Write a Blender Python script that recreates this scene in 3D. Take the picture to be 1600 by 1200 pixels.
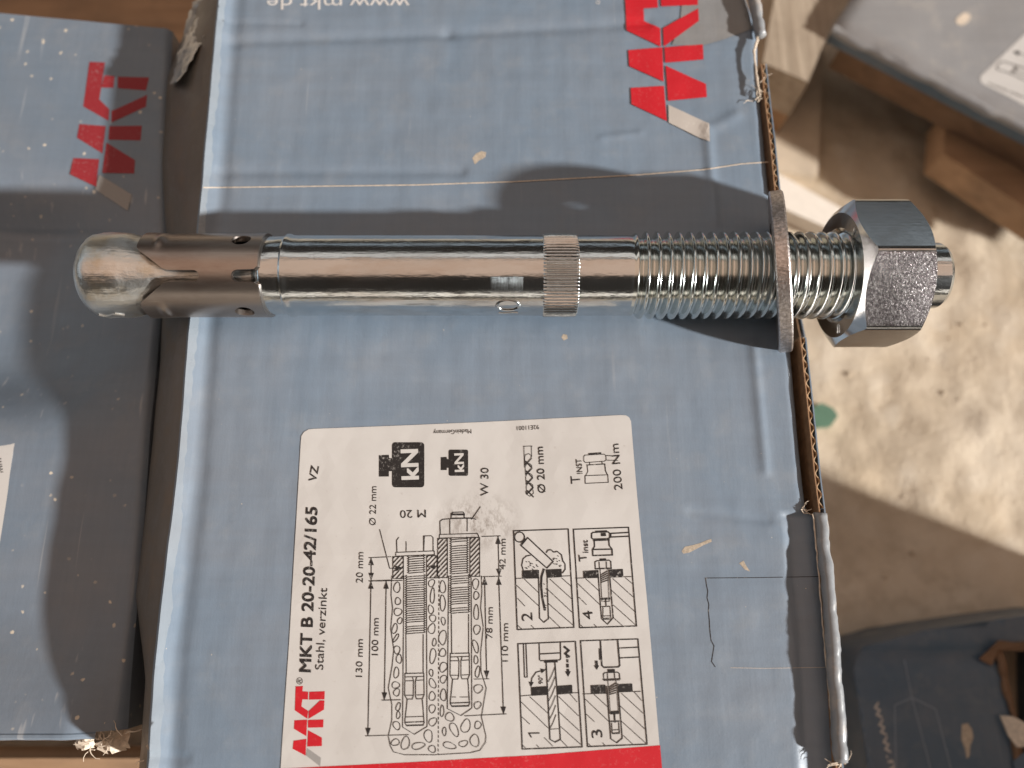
import bpy, bmesh, math, random
from mathutils import Vector, Matrix, noise
from mathutils.geometry import delaunay_2d_cdt

for o in list(bpy.data.objects): bpy.data.objects.remove(o)
scene = bpy.context.scene
C = scene.collection
random.seed(7)
MM = 0.001                                   # everything below is written in millimetres

# ---------------------------------------------------------------- camera
FPX, TILT = 1200.0, math.radians(16.0)       # focal length in photo pixels (1600 wide), tilt from straight down
CY, CZ = -49.54, 172.77
cam_d = bpy.data.cameras.new('camera'); cam = bpy.data.objects.new('camera', cam_d); C.objects.link(cam)
cam.location = (0, CY*MM, CZ*MM); cam.rotation_euler = (TILT, 0, 0)
cam_d.sensor_width = 36.0; cam_d.lens = 36.0*FPX/1600.0
cam_d.clip_start = 0.005; cam_d.clip_end = 50
cam_d.dof.use_dof = True; cam_d.dof.focus_distance = 0.170; cam_d.dof.aperture_fstop = 9.0
scene.camera = cam

# ---------------------------------------------------------------- light
world = bpy.data.worlds.new('World'); scene.world = world; world.use_nodes = True
bg = world.node_tree.nodes['Background']
bg.inputs[0].default_value = (0.62, 0.50, 0.41, 1); bg.inputs[1].default_value = 0.022

SUN = Vector((2.25, -0.95, 1.0)).normalized()          # towards the low sun
sd = bpy.data.lights.new('sun', 'SUN'); sun = bpy.data.objects.new('sun', sd); C.objects.link(sun)
sd.energy = 3.6; sd.angle = math.radians(2.2); sd.color = (1.0, 0.965, 0.92)
sun.rotation_euler = (-SUN).to_track_quat('-Z', 'Y').to_euler()
def area(name, loc, target, sx, sy, power, col):
    d = bpy.data.lights.new(name, 'AREA'); o = bpy.data.objects.new(name, d); C.objects.link(o)
    d.shape = 'RECTANGLE'; d.size = sx; d.size_y = sy; d.energy = power; d.color = col
    o.location = loc; o.rotation_euler = (Vector(target)-Vector(loc)).to_track_quat('-Z', 'Y').to_euler()
    return o
area('roof_light', (0, 1.60, 2.2), (0, 1.60, 0), 5.0, 0.75, 5.0, (1.0, 0.90, 0.82))
area('roof_light', (0, 0.06, 2.2), (0, 0.06, 0), 5.0, 1.9, 10.8, (1.0, 0.67, 0.49))
area('side_fill', (-3.2, 0.8, 1.7), (0, 0.3, 0), 4.2, 0.8, 5.5, (0.80, 0.92, 1.0))  # cool side light added for sheen on the edges, no doorway behind it
area('side_fill', (0.6, 3.5, 1.0), (0, 0, 0), 5.0, 0.5, 1.5, (0.82, 0.92, 1.0))  # dim cool light added to lift the nut's upper flat
area('side_fill', (-0.2, -3.0, 0.62), (0, 0, 0), 5.0, 0.45, 5.0, (1.0, 0.86, 0.72))  # low warm light from the near side, no doorway modelled

scene.view_settings.view_transform = 'Standard'; scene.view_settings.look = 'None'
scene.view_settings.gamma = 1.0; scene.view_settings.use_curve_mapping = False
scene.view_settings.exposure = 1.0
scene.render.engine = 'CYCLES'
scene.render.resolution_x, scene.render.resolution_y = 1024, 768

# ---------------------------------------------------------------- helpers
CA, SA = math.cos(TILT), math.sin(TILT)
def at(u, v, z=0.0):
    """measured photo point -> place on the level z (mm)"""
    dx, dy, dz = (u-800)/FPX, SA+CA*(600-v)/FPX, -CA+SA*(600-v)/FPX
    t = (z-CZ)/dz
    return Vector((dx*t, CY+dy*t, z))
def interp(pts, t):
    if t <= pts[0][0]: return pts[0][1]
    for (a, b), (c, d) in zip(pts, pts[1:]):
        if t <= c: return b+(d-b)*(t-a)/(c-a)
    return pts[-1][1]
def sstep(a, b, x):
    t = min(1, max(0, (x-a)/(b-a))); return t*t*(3-2*t)
def nz(x, y, z, s): return noise.noise(Vector((x*s, y*s, z*s)))

def empty(name, loc):
    o = bpy.data.objects.new(name, None); C.objects.link(o)
    o.location = Vector(loc)*MM; o.empty_display_size = 0.01
    return o
def obj(name, verts, faces, mat, parent=None, smooth=True, sharp=35):
    """one mesh object from points in mm (world place); parented without moving it"""
    me = bpy.data.meshes.new(name)
    off = Vector((0, 0, 0))
    if parent is not None:
        p = parent
        while p is not None: off += p.location/MM; p = p.parent
    me.from_pydata([((v[0]-off.x)*MM, (v[1]-off.y)*MM, (v[2]-off.z)*MM) for v in verts], [], faces)
    me.validate(); me.update()
    o = bpy.data.objects.new(name, me); C.objects.link(o)
    if mat: me.materials.append(mat)
    if smooth:
        me.polygons.foreach_set('use_smooth', [True]*len(me.polygons))
        if sharp: me.set_sharp_from_angle(angle=math.radians(sharp))
    if parent is not None: o.parent = parent
    return o
def tag(o, label, cat, group=None):
    o['label'] = label; o['category'] = cat
    if group: o['group'] = group
    return o
def fixnorm(o):
    bm = bmesh.new(); bm.from_mesh(o.data); bmesh.ops.recalc_face_normals(bm, faces=bm.faces); bm.to_mesh(o.data); bm.free(); return o

class MB:
    def __init__(s): s.v, s.f = [], []
    def add(s, vs, fs):
        n = len(s.v); s.v += [tuple(v) for v in vs]; s.f += [tuple(i+n for i in f) for f in fs]; return s
    def prism(s, poly, z0, z1):
        n = len(poly); vs = [(p[0], p[1], z0) for p in poly]+[(p[0], p[1], z1) for p in poly]
        fs = [tuple(range(n-1, -1, -1)), tuple(range(n, 2*n))]+[(i, (i+1) % n, (i+1) % n+n, i+n) for i in range(n)]
        return s.add(vs, fs)
    def tube(s, pts, rad, seg=8, cap=True):
        pts = [Vector(p) for p in pts]; vs = []; fs = []
        for i, p in enumerate(pts):
            d = (pts[min(i+1, len(pts)-1)]-pts[max(i-1, 0)]).normalized()
            a = d.orthogonal().normalized() if abs(d.z) > .9 else d.cross(Vector((0, 0, 1))).normalized()
            b = d.cross(a); r = rad[i] if isinstance(rad, (list, tuple)) else rad
            for k in range(seg):
                t = 2*math.pi*k/seg; vs.append(p+a*r*math.cos(t)+b*r*math.sin(t))
        for i in range(len(pts)-1):
            for k in range(seg):
                fs.append((i*seg+k, i*seg+(k+1) % seg, (i+1)*seg+(k+1) % seg, (i+1)*seg+k))
        if cap: fs += [tuple(range(seg)), tuple(range((len(pts)-1)*seg, len(pts)*seg))]
        return s.add(vs, fs)
    def build(s, name, mat, parent=None, smooth=True, sharp=35): return fixnorm(obj(name, s.v, s.f, mat, parent, smooth, sharp))

def inside(p, poly):
    r = False; j = len(poly)-1
    for i in range(len(poly)):
        a, b = poly[i], poly[j]
        if (a[1] > p[1]) != (b[1] > p[1]) and p[0] < (b[0]-a[0])*(p[1]-a[1])/(b[1]-a[1])+a[0]: r = not r
        j = i
    return r
def densify(poly, step, closed=True):
    out = []
    n = len(poly)
    for i in range(n if closed else n-1):
        a, b = Vector(poly[i][:2]), Vector(poly[(i+1) % n][:2]); k = max(1, int((b-a).length/step))
        out += [a+(b-a)*j/k for j in range(k)]
    if not closed: out.append(Vector(poly[-1][:2]))
    return out
def sheet2d(outer, holes, step):
    """triangles filling outer minus holes with inner points every step"""
    loops = [densify(outer, step)]+[densify(h, step) for h in holes]
    vs, es = [], []
    for L in loops:
        n = len(vs); vs += [Vector(p) for p in L]; es += [(n+i, n+(i+1) % len(L)) for i in range(len(L))]
    xs = [p.x for p in loops[0]]; ys = [p.y for p in loops[0]]
    y = min(ys)+step*.5; row = 0
    while y < max(ys):
        x = min(xs)+step*(.25+.5*(row & 1))
        while x < max(xs):
            if inside((x, y), loops[0]) and not any(inside((x, y), h) for h in loops[1:]): vs.append(Vector((x, y)))
            x += step
        y += step; row += 1
    V, E_, F, *_ = delaunay_2d_cdt(vs, es, [], 0, 1e-6)
    fs = []
    for f in F:
        c = sum((V[i] for i in f), Vector((0, 0)))/len(f)
        if inside(c, loops[0]) and not any(inside(c, h) for h in loops[1:]): fs.append(tuple(f))
    return V, fs

# ---------------------------------------------------------------- materials
def new_mat(name):
    m = bpy.data.materials.new(name); m.use_nodes = True
    nt = m.node_tree; b = nt.nodes['Principled BSDF']
    return m, nt, b
def nd(nt, t, **kw):
    n = nt.nodes.new(t)
    for k, v in kw.items():
        if k.startswith('i_'): n.inputs[k[2:].replace('_', ' ')].default_value = v
        elif k.startswith('n_'): n.inputs[int(k[2:])].default_value = v
        else: setattr(n, k, v)
    return n
def ramp(nt, src, stops):
    r = nt.nodes.new('ShaderNodeValToRGB'); e = r.color_ramp.elements
    while len(e) < len(stops): e.new(.5)
    for q, (p, c) in zip(e, stops):
        q.position = p; q.color = (c, c, c, 1) if isinstance(c, (int, float)) else (*c, 1)
    nt.links.new(src, r.inputs[0]); return r.outputs[0]
def coords(nt, scale=(1, 1, 1), rot=(0, 0, 0)):
    t = nt.nodes.new('ShaderNodeTexCoord'); m = nt.nodes.new('ShaderNodeMapping')
    m.inputs['Scale'].default_value = scale; m.inputs['Rotation'].default_value = rot
    nt.links.new(t.outputs['Object'], m.inputs[0]); return m.outputs[0]
def tnoise(nt, vec, scale, detail=4, rough=.55, dist=0):
    n = nd(nt, 'ShaderNodeTexNoise', i_Scale=scale, i_Detail=detail, i_Roughness=rough, i_Distortion=dist)
    nt.links.new(vec, n.inputs['Vector']); return n.outputs['Fac']
def mix(nt, fac, a, b, mode='MIX'):
    m = nt.nodes.new('ShaderNodeMix'); m.data_type = 'RGBA'; m.blend_type = mode
    for s, v in ((0, fac), (6, a), (7, b)):
        if isinstance(v, bpy.types.NodeSocket): nt.links.new(v, m.inputs[s])
        elif s == 0: m.inputs[0].default_value = v
        else: m.inputs[s].default_value = (*v, 1)
    return m.outputs[2]
def math_(nt, op, a, b=0.0):
    m = nt.nodes.new('ShaderNodeMath'); m.operation = op
    for i, v in enumerate((a, b)):
        if isinstance(v, bpy.types.NodeSocket): nt.links.new(v, m.inputs[i])
        else: m.inputs[i].default_value = v
    return m.outputs[0]
def bump(nt, b, h, strength, dist, prev=None):
    n = nt.nodes.new('ShaderNodeBump'); n.inputs['Strength'].default_value = strength; n.inputs['Distance'].default_value = dist
    nt.links.new(h, n.inputs['Height'])
    if prev is not None: nt.links.new(prev, n.inputs['Normal'])
    nt.links.new(n.outputs[0], b.inputs['Normal']); return n.outputs[0]

def board_mat(name, base, scratch=.14, dust=(.40, .37, .33), dust_amt=.16, specks=.0, rough=.42, coat=.15, warm=(.30, .27, .25)):
    """printed corrugated board: blue-grey ink, rubbed patches, dust, grit specks"""
    m, nt, b = new_mat(name); co = coords(nt)
    big = tnoise(nt, co, 28, 5, .6, .6); mid = tnoise(nt, co, 120, 6, .65)
    fib = tnoise(nt, coords(nt, (1, .06, 1)), 900, 3, .6)
    fib2 = tnoise(nt, coords(nt, (.06, 1, 1)), 420, 3, .6)
    col = mix(nt, ramp(nt, big, [(.38, 0.), (.70, .55)]), base, tuple(.62*x+.38*y for x, y in zip(base, warm)))
    col = mix(nt, ramp(nt, fib, [(.3, .0), (.75, .22)]), col, tuple(x*.72 for x in base))
    col = mix(nt, ramp(nt, fib2, [(.35, .0), (.8, .2)]), col, tuple(min(1, x*1.35) for x in base))
    col = mix(nt, math_(nt, 'MULTIPLY', ramp(nt, mid, [(.52, 0.), (.8, 1.)]), dust_amt), col, dust)
    scr = tnoise(nt, coords(nt, (1, .05, 1), (0, 0, .7)), 520, 2, .5)
    col = mix(nt, ramp(nt, scr, [(.72-.25*(scratch-.14), 0.), (.80-.2*(scratch-.14), scratch)]), col, (.5, .5, .5))
    if specks:
        for sc, thr in ((260, .10*specks), (110, .055*specks)):
            v = nd(nt, 'ShaderNodeTexVoronoi', i_Scale=sc, i_Randomness=1.0)
            wn_ = nd(nt, 'ShaderNodeTexNoise', i_Scale=900., i_Detail=3.); nt.links.new(co, wn_.inputs['Vector'])
            wm_ = nd(nt, 'ShaderNodeVectorMath', operation='MULTIPLY_ADD'); nt.links.new(wn_.outputs['Color'], wm_.inputs[0])
            wm_.inputs[1].default_value = (.0008, .0008, .0008); nt.links.new(co, wm_.inputs[2]); nt.links.new(wm_.outputs[0], v.inputs['Vector'])
            keep = ramp(nt, tnoise(nt, co, 60, 3), [(.47, 0.), (.6, 1.)])
            dot = math_(nt, 'MULTIPLY', ramp(nt, v.outputs['Distance'], [(thr*.7, 1.), (thr*1.2, 0.)]), keep)
            col = mix(nt, dot, col, (.62, .55, .45))
    nt.links.new(col, b.inputs['Base Color'])
    rr = ramp(nt, mid, [(.3, rough-.1), (.75, min(1, rough+.25))]); nt.links.new(rr, b.inputs['Roughness'])
    b.inputs['Specular IOR Level'].default_value = .42
    b.inputs['Coat Weight'].default_value = coat; b.inputs['Coat Roughness'].default_value = .28
    n1 = bump(nt, b, tnoise(nt, co, 2600, 2), .22, .00006)
    n2 = bump(nt, b, fib, .25, .0001, n1)
    bump(nt, b, mid, .3, .0004, n2)
    return m
def plain(name, col, rough=.5, metal=0., spec=.5, noise_amt=.12, sc=300, bstr=.15, bdist=.0001):
    m, nt, b = new_mat(name); co = coords(nt); n = tnoise(nt, co, sc, 5, .6)
    c = mix(nt, ramp(nt, n, [(.3, 0.), (.75, 1.)]), tuple(x*(1-noise_amt) for x in col), tuple(min(1, x*(1+noise_amt)) for x in col))
    nt.links.new(c, b.inputs['Base Color']); b.inputs['Roughness'].default_value = rough
    b.inputs['Metallic'].default_value = metal; b.inputs['Specular IOR Level'].default_value = spec
    bump(nt, b, n, bstr, bdist); return m
def ink(name, col, wear=.5, paper=(.66, .63, .59)):
    """print that is scuffed through to the paper here and there"""
    m, nt, b = new_mat(name); co = coords(nt)
    n = tnoise(nt, co, 1500, 4, .7); big = tnoise(nt, co, 45, 3)
    w = math_(nt, 'MULTIPLY', ramp(nt, n, [(.56, 0.), (.66, 1.)]), ramp(nt, big, [(.40, .12), (.64, 1.)]))
    c = mix(nt, math_(nt, 'MULTIPLY', w, wear), col, paper)
    nt.links.new(c, b.inputs['Base Color']); b.inputs['Roughness'].default_value = .5
    b.inputs['Specular IOR Level'].default_value = .35
    return m
def steel(name, col, rough, pit=.1, scale=900, bdist=.00003, stretch=(1, 1, 1), stain=None, rvar=.12, fleck=0):
    m, nt, b = new_mat(name); co = coords(nt, stretch)
    n = tnoise(nt, co, scale, 4, .6); big = tnoise(nt, co, 90, 4, .6, .4)
    c = mix(nt, ramp(nt, big, [(.35, 0.), (.7, 1.)]), col, tuple(x*.86 for x in col))
    if stain: c = mix(nt, ramp(nt, tnoise(nt, co, 160, 5, .65), [(.48, 0.), (.66, .7)]), c, stain)
    if fleck: c = mix(nt, ramp(nt, tnoise(nt, co, 1500, 3, .7), [(.44, 0.), (.60, fleck)]), c, (.92, .88, .88))
    scr = tnoise(nt, coords(nt, (.04, 1, 1), (0, 0, .35)), 1500, 2)
    c = mix(nt, ramp(nt, scr, [(.68, 0.), (.74, .5)]), c, tuple(min(1, x*1.25) for x in col))
    nt.links.new(c, b.inputs['Base Color']); b.inputs['Metallic'].default_value = 1
    r = ramp(nt, big, [(.3, rough), (.75, rough+rvar)]); nt.links.new(r, b.inputs['Roughness'])
    n1 = bump(nt, b, n, pit, bdist); bump(nt, b, scr, pit*.7, bdist*.6, n1)
    return m
def wood_mat(name, a, c2, grain=(.04, 1, 1)):
    m, nt, b = new_mat(name); co = coords(nt, grain)
    n = tnoise(nt, co, 160, 6, .6, .8); f = tnoise(nt, coords(nt), 40, 5)
    c = mix(nt, ramp(nt, n, [(.3, 0.), (.7, 1.)]), a, c2); c = mix(nt, ramp(nt, f, [(.45, 0.), (.75, .55)]), c, (.13, .09, .06))
    nt.links.new(c, b.inputs['Base Color']); b.inputs['Roughness'].default_value = .8
    bump(nt, b, n, .6, .0012); return m

M = {}
M['board'] = board_mat('blue_grey_board', (.170, .226, .294), specks=.28)
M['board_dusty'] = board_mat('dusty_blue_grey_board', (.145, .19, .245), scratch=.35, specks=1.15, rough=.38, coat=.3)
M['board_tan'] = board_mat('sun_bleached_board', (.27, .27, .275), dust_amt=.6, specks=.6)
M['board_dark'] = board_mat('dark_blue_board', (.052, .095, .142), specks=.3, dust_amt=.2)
M['side'] = board_mat('grubby_side_board', (.135, .118, .10), dust=(.25, .18, .12), dust_amt=.5, rough=.5)
M['kraft'] = plain('brown_kraft', (.30, .17, .09), .85, sc=500, noise_amt=.3)
M['kraft_light'] = plain('pale_kraft', (.52, .36, .22), .85, sc=700, noise_amt=.3)
M['torn'] = plain('torn_paper', (.66, .56, .45), .9, sc=900, noise_amt=.25, bstr=.5)
def label_mat():
    m, nt, b = new_mat('label_paper'); co = coords(nt)
    big = tnoise(nt, co, 40, 5, .6); n = tnoise(nt, co, 700, 4, .6)
    c = mix(nt, ramp(nt, big, [(.4, 0.), (.75, .6)]), (.57, .555, .535), (.48, .455, .43))
    c = mix(nt, ramp(nt, n, [(.66, 0.), (.8, .35)]), c, (.30, .25, .21))
    # rubbed grey smear across the drawing
    tc = nt.nodes.new('ShaderNodeTexCoord'); p = at(748, 815, 0)
    mp = nt.nodes.new('ShaderNodeMapping'); mp.vector_type = 'POINT'
    mp.inputs['Location'].default_value = (-p.x*MM*90, -(p.y-10)*MM*130, 0); mp.inputs['Scale'].default_value = (90, 130, 0)
    nt.links.new(tc.outputs['Object'], mp.inputs[0])
    ln = nt.nodes.new('ShaderNodeVectorMath'); ln.operation = 'LENGTH'; nt.links.new(mp.outputs[0], ln.inputs[0])
    sm = tnoise(nt, coords(nt, (1, .5, 1), (0, 0, .5)), 650, 6, .75)
    mask = math_(nt, 'MULTIPLY', ramp(nt, ln.outputs['Value'], [(.1, 1.), (.95, 0.)]), ramp(nt, sm, [(.45, 0.), (.6, .9)]))
    c = mix(nt, mask, c, (.20, .165, .14))
    nt.links.new(c, b.inputs['Base Color']); b.inputs['Roughness'].default_value = .5
    bump(nt, b, n, .12, .00005); return m
M['label'] = label_mat()
M['black'] = ink('black_ink', (.018, .016, .016), .55)
M['red'] = ink('red_ink', (.52, .012, .022), .3, (.6, .3, .28))
M['red_dull'] = ink('dusty_red_ink', (.27, .02, .027), .7, (.35, .25, .25))
M['grey_ink'] = ink('grey_ink', (.30, .29, .28), .3)
M['logo_grey'] = ink('pale_grey_ink', (.48, .44, .40), .3)
M['white_ink'] = ink('white_ink', (.62, .60, .58), .4, (.3, .32, .35))
M['faint_ink'] = ink('faint_blue_ink', (.21, .25, .30), .2, (.15, .18, .2))
M['zinc'] = steel('zinc_plated_steel', (.66, .71, .735), .115, .9, 1000, .00005, (.35, 1, 1), stain=(.56, .55, .53))
M['zinc_thread'] = steel('zinc_plated_thread', (.66, .70, .69), .13, .15, 1300, .00002)
M['zinc_nut'] = steel('zinc_plated_nut', (.62, .64, .645), .13, .3, 900, .00004)
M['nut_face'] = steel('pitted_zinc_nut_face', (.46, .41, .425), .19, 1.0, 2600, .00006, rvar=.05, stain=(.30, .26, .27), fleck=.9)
M['zinc_rough'] = steel('rough_zinc', (.50, .46, .44), .30, 1.0, 1700, .00018, stain=(.30, .27, .25), fleck=.5)
M['zinc_dull'] = steel('dull_yellowed_zinc', (.70, .72, .71), .30, .7, 420, .00022, stain=(.55, .49, .38))
M['sleeve'] = steel('bare_steel_sleeve', (.40, .355, .325), .30, .3, 700, .00004, (.3, 1, 1), stain=(.28, .22, .19))
M['wood'] = wood_mat('pallet_wood', (.46, .29, .17), (.30, .18, .10))
M['wood_dark'] = wood_mat('dark_pallet_wood', (.22, .125, .07), (.13, .075, .04))  # darker wood copy: shade below the far box put into its colour
M['wood_y'] = wood_mat('weathered_wood', (.46, .38, .29), (.27, .21, .15), (1, .04, 1))
M['wood_end'] = wood_mat('wood_end_grain', (.42, .25, .14), (.33, .19, .10), (1, 1, .2))
M['white_wood'] = plain('white_painted_batten', (.80, .74, .66), .7, noise_amt=.06)
M['green'] = plain('green_plastic_scrap', (.10, .20, .135), .5)
def ground_mat():
    m, nt, b = new_mat('sandy_ground'); co = coords(nt)
    a = tnoise(nt, co, 16, 6, .6, .5); f = tnoise(nt, co, 110, 6, .65)
    c = mix(nt, ramp(nt, a, [(.3, 0.), (.7, 1.)]), (.49, .395, .285), (.65, .57, .46))
    c = mix(nt, ramp(nt, f, [(.46, 0.), (.66, .65)]), c, (.42, .345, .255))
    c = mix(nt, ramp(nt, tnoise(nt, co, 55, 4), [(.55, 0.), (.68, .6)]), c, (.68, .60, .49))
    nt.links.new(c, b.inputs['Base Color']); b.inputs['Roughness'].default_value = .95
    b.inputs['Specular IOR Level'].default_value = .15
    n0 = bump(nt, b, tnoise(nt, co, 420, 4, .7), .4, .0012); bump(nt, b, f, .4, .002, n0); return m
M['ground'] = ground_mat()
M['tape_old'] = board_mat('yellowed_tape_over_board', (.22, .225, .23), rough=.35, coat=.3, dust=(.45, .38, .3))
M['rim'] = board_mat('taped_edge', (.24, .26, .28), rough=.3, coat=.25, dust=(.6, .5, .4), dust_amt=.9)

# ---------------------------------------------------------------- the setting: ground
GZ = -135.0
def gh(x, y): return GZ+2.0*nz(x, y, 3, .03)+1.2*nz(x, y, 7, .09)+.45*nz(x, y, 9, .25)
gx = [-3000, -1500, -700, -400]+[-300+3.0*i for i in range(247)]+[500, 800, 1600, 3000]
gy = [-3000, -1500, -700]+[-330+3.0*i for i in range(231)]+[500, 900, 1600, 3000]
gv = [(x, y, gh(x, y)) for y in gy for x in gx]; nx = len(gx)
gf = [(j*nx+i, j*nx+i+1, (j+1)*nx+i+1, (j+1)*nx+i) for j in range(len(gy)-1) for i in range(nx-1)]
g = obj('ground', gv, gf, M['ground'], sharp=None); g['kind'] = 'structure'

# ---------------------------------------------------------------- main box, the one the bolt lies on
YB, YT = at(800, 1218, 0).y, at(800, -22, 0).y
def edge_curve(pts, z):
    q = sorted((at(u, v, z).y, at(u, v, z).x) for u, v in pts)
    return lambda y: interp(q, y)
XL = edge_curve([(345, -30), (338, 40), (328, 150), (318, 260), (312, 330), (305, 400), (292, 560), (275, 760), (255, 920), (240, 1060), (230, 1225)], 0)
XR = edge_curve([(1160, -30), (1185, 50), (1186, 120), (1192, 180), (1203, 290), (1222, 400), (1237, 530), (1243, 600), (1252, 700), (1262, 790), (1276, 815), (1282, 900), (1293, 1000), (1304, 1190), (1306, 1230)], 0)
def seg_d(x, y, a, b):
    ax, ay, bx, by = a.x, a.y, b.x, b.y; L2 = (bx-ax)**2+(by-ay)**2
    t = ((x-ax)*(bx-ax)+(y-ay)*(by-ay))/L2; tc = min(1, max(0, t))
    px, py = ax+(bx-ax)*tc, ay+(by-ay)*tc
    side = (bx-ax)*(y-ay)-(by-ay)*(x-ax)
    return math.hypot(x-px, y-py)*(1 if side > 0 else -1), t
CRE = [  # creases: start, end, depth (negative = groove), width
    (at(360, 66), at(700, 53), -.42, 1.7), (at(700, 53), at(1010, 36), -.42, 1.7),
    (at(340, 268), at(720, 268), -.35, 1.5),
    (at(1105, 200), at(1117, 345), .45, 1.3), (at(1178, 540), at(1196, 735), .35, 1.1),
    (at(1080, 800), at(1200, 812), -.25, 1.0), (at(940, 216), at(1000, 208), .2, .9), (at(345, 35), at(470, 38), -.2, .8),
    (at(240, 1180), at(290, 1186), -.3, 1.0), (at(1120, 195), at(1150, 180), .3, 1.5)]
def zt(x, y):
    z = .35*nz(x, y, 1, .022)+.10*nz(x, y, 5, .085)+.05*nz(x, y, 8, .25)
    z += .04*math.sin(y*.62+1.5*nz(x, y, 3, .03))*(.5+nz(x, y, 4, .03))+.02*math.sin(x*.9+2*nz(x, y, 6, .04))
    for a, b, h, w in CRE:
        d, t = seg_d(x, y, a, b); z += h*math.exp(-(d/w)**2)
    xl, xr = XL(y), XR(y)
    d = x-xl
    z += (1.5+.25*nz(3, y, 2, .12))*(1-min(1, max(0, (d-.7)/(3.3+.5*nz(7, y, 4, .06)))))**1.15-.7*sstep(.8, 0, d)   # lip standing up along this edge
    z -= .35*math.exp(-((d-5.2)/1.7)**2)
    d = xr-x
    if y > at(0, 800).y and d < 2.2:
        q = (2.2-max(0, d))/2.2; z -= 1.6*(1-math.sqrt(max(0, 1-q*q)))
    elif d < 8 and y <= at(0, 800).y:
        z -= .8*sstep(8, 5, d)
    return z
box = empty('cardboard_box', (0, 0, -85)); box.location = Vector((0, 10, -85))*MM
tag(box, 'large blue-grey cardboard box in the middle, with the anchor bolt lying on it', 'box')
NX, NY = 230, 270
tv = []
for j in range(NY+1):
    y = YB+(YT-YB)*j/NY; a, b = XL(y), XR(y)
    for i in range(NX+1):
        s = i/NX; x = a+(b-a)*s; tv.append((x, y, zt(x, y)))
tf = [(j*(NX+1)+i, j*(NX+1)+i+1, (j+1)*(NX+1)+i+1, (j+1)*(NX+1)+i) for j in range(NY) for i in range(NX)]
obj('top_panel', tv, tf, M['board'], box, sharp=None)
# left side: bellies out under the top edge and goes down behind the neighbour box
XS = edge_curve([(318, -30), (262, 120), (252, 260), (262, 380), (250, 560), (228, 800), (212, 930), (228, 1060), (222, 1150), (215, 1225)], -15)
lv, lf = [], []
rows = 120; cols = [0, .15, .3, .5, .75, 1.0, 1.6, 3, 5]
for j in range(rows+1):
    y = YB+(YT-YB)*j/rows; x0 = XL(y); z0 = zt(x0, y); x1 = XS(y)
    for t in cols:
        if t <= 1: x = x0+(x1-x0)*(t**.8)+.3*nz(y, t*20, 2, .06)*t; z = z0+(-15-z0)*t
        else: x = x1+min(4, (t-1)*1.2); z = -15-(t-1)*17.0
        lv.append((x, y, z))
k = len(cols)
for j in range(rows):
    for i in range(k-1): lf.append((j*k+i, j*k+i+1, (j+1)*k+i+1, (j+1)*k+i))
fixnorm(obj('side_panel', lv, lf, M['side'], box, sharp=None))
# right wall of thin corrugated board, with a notch where the bolt lies
def wall(px, ztop, name, thick=1.5, fl=True, mat='board'):
    """px: photo points along the inner top edge"""
    P_ = densify([at(u, v, ztop) for u, v in px], 2.0, False)
    n = len(P_); nr = []
    for i in range(n):
        d = (P_[min(i+1, n-1)]-P_[max(i-1, 0)]).normalized(); r = Vector((d.y, -d.x))
        nr.append(r if r.x > 0 else -r)
    def ribbon(o0, o1, nm, mt, zt_, zb):
        vs, fs = [], []
        for i in range(n):
            a, b = P_[i]+nr[i]*o0, P_[i]+nr[i]*o1; w = .12*nz(a.x, a.y, o0, .4)
            vs += [(a.x, a.y, zb), (a.x, a.y, zt_+w), (b.x, b.y, zt_+w), (b.x, b.y, zb)]
        for i in range(n-1):
            for q in range(3): fs.append((i*4+q, i*4+q+1, (i+1)*4+q+1, (i+1)*4+q))
        fs += [(0, 1, 2, 3), ((n-1)*4, (n-1)*4+1, (n-1)*4+2, (n-1)*4+3)]
        return fixnorm(obj(nm, vs, fs, mt, box, True, 30))
    ribbon(0, .28, 'wall_liner', M['kraft'], ztop, -84)
    ribbon(thick-.3, thick, 'wall_liner', M[mat], ztop+.05, -84)
    if fl:  # the wavy sheet between the liners
        vs, fs = [], []
        L = 0; k = 0; pts = densify([at(u, v, ztop) for u, v in px], .25, False)
        for i, p in enumerate(pts):
            d = (pts[min(i+1, len(pts)-1)]-pts[max(i-1, 0)]).normalized(); r = Vector((d.y, -d.x)); r = r if r.x > 0 else -r
            ph = 2*math.pi*i*.25/3.0
            o = (.28+thick-.3)/2+(thick-.75)/2*math.sin(ph); w = -.1+.12*nz(p.x, p.y, 4, .6)
            for e, zz in ((-.11, -4), (-.11, ztop+w), (.11, ztop+w), (.11, -4)):
                q = p+r*(o+e); vs.append((q.x, q.y, zz))
        for i in range(len(pts)-1):
            for q in range(3): fs.append((i*4+q, i*4+q+1, (i+1)*4+q+1, (i+1)*4+q))
        fixnorm(obj('fluting', vs, fs, M['kraft_light'], box, True, 40))
wall([(1250, 527), (1262, 640), (1272, 740), (1279, 794)], 1.2, 'wall')
wall([(1189, 100), (1196, 165), (1202, 215), (1209, 285), (1211, 305)], .8, 'wall')
wall([(1211, 305), (1228, 420), (1250, 527)], -22, 'wall', fl=False)
wall([(1279, 794), (1292, 950), (1306, 1190), (1308, 1230)], 1.5, 'wall', fl=False)
# back and front walls
mb = MB(); mb.prism([(XL(YT)+1, YT-1.5), (XR(YT)-1, YT-1.5), (XR(YT)-1, YT), (XL(YT)+1, YT)], -85, zt(0, YT)-1.0); mb.build('side_panel', M['board'], box, False)
mb = MB(); mb.prism([(XL(YB)+1, YB), (XR(YB)-1, YB), (XR(YB)-1, YB+1.5), (XL(YB)+1, YB+1.5)], -85, zt(0, YB)-1.0); mb.build('side_panel', M['board'], box, False)
mb = MB(); mb.prism([(XL(YB)+6, YB+1), (60, YB+1), (60, YT-1), (-70, YT-1)], -85, -84); mb.build('bottom_panel', M['kraft'], box, False)
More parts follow.
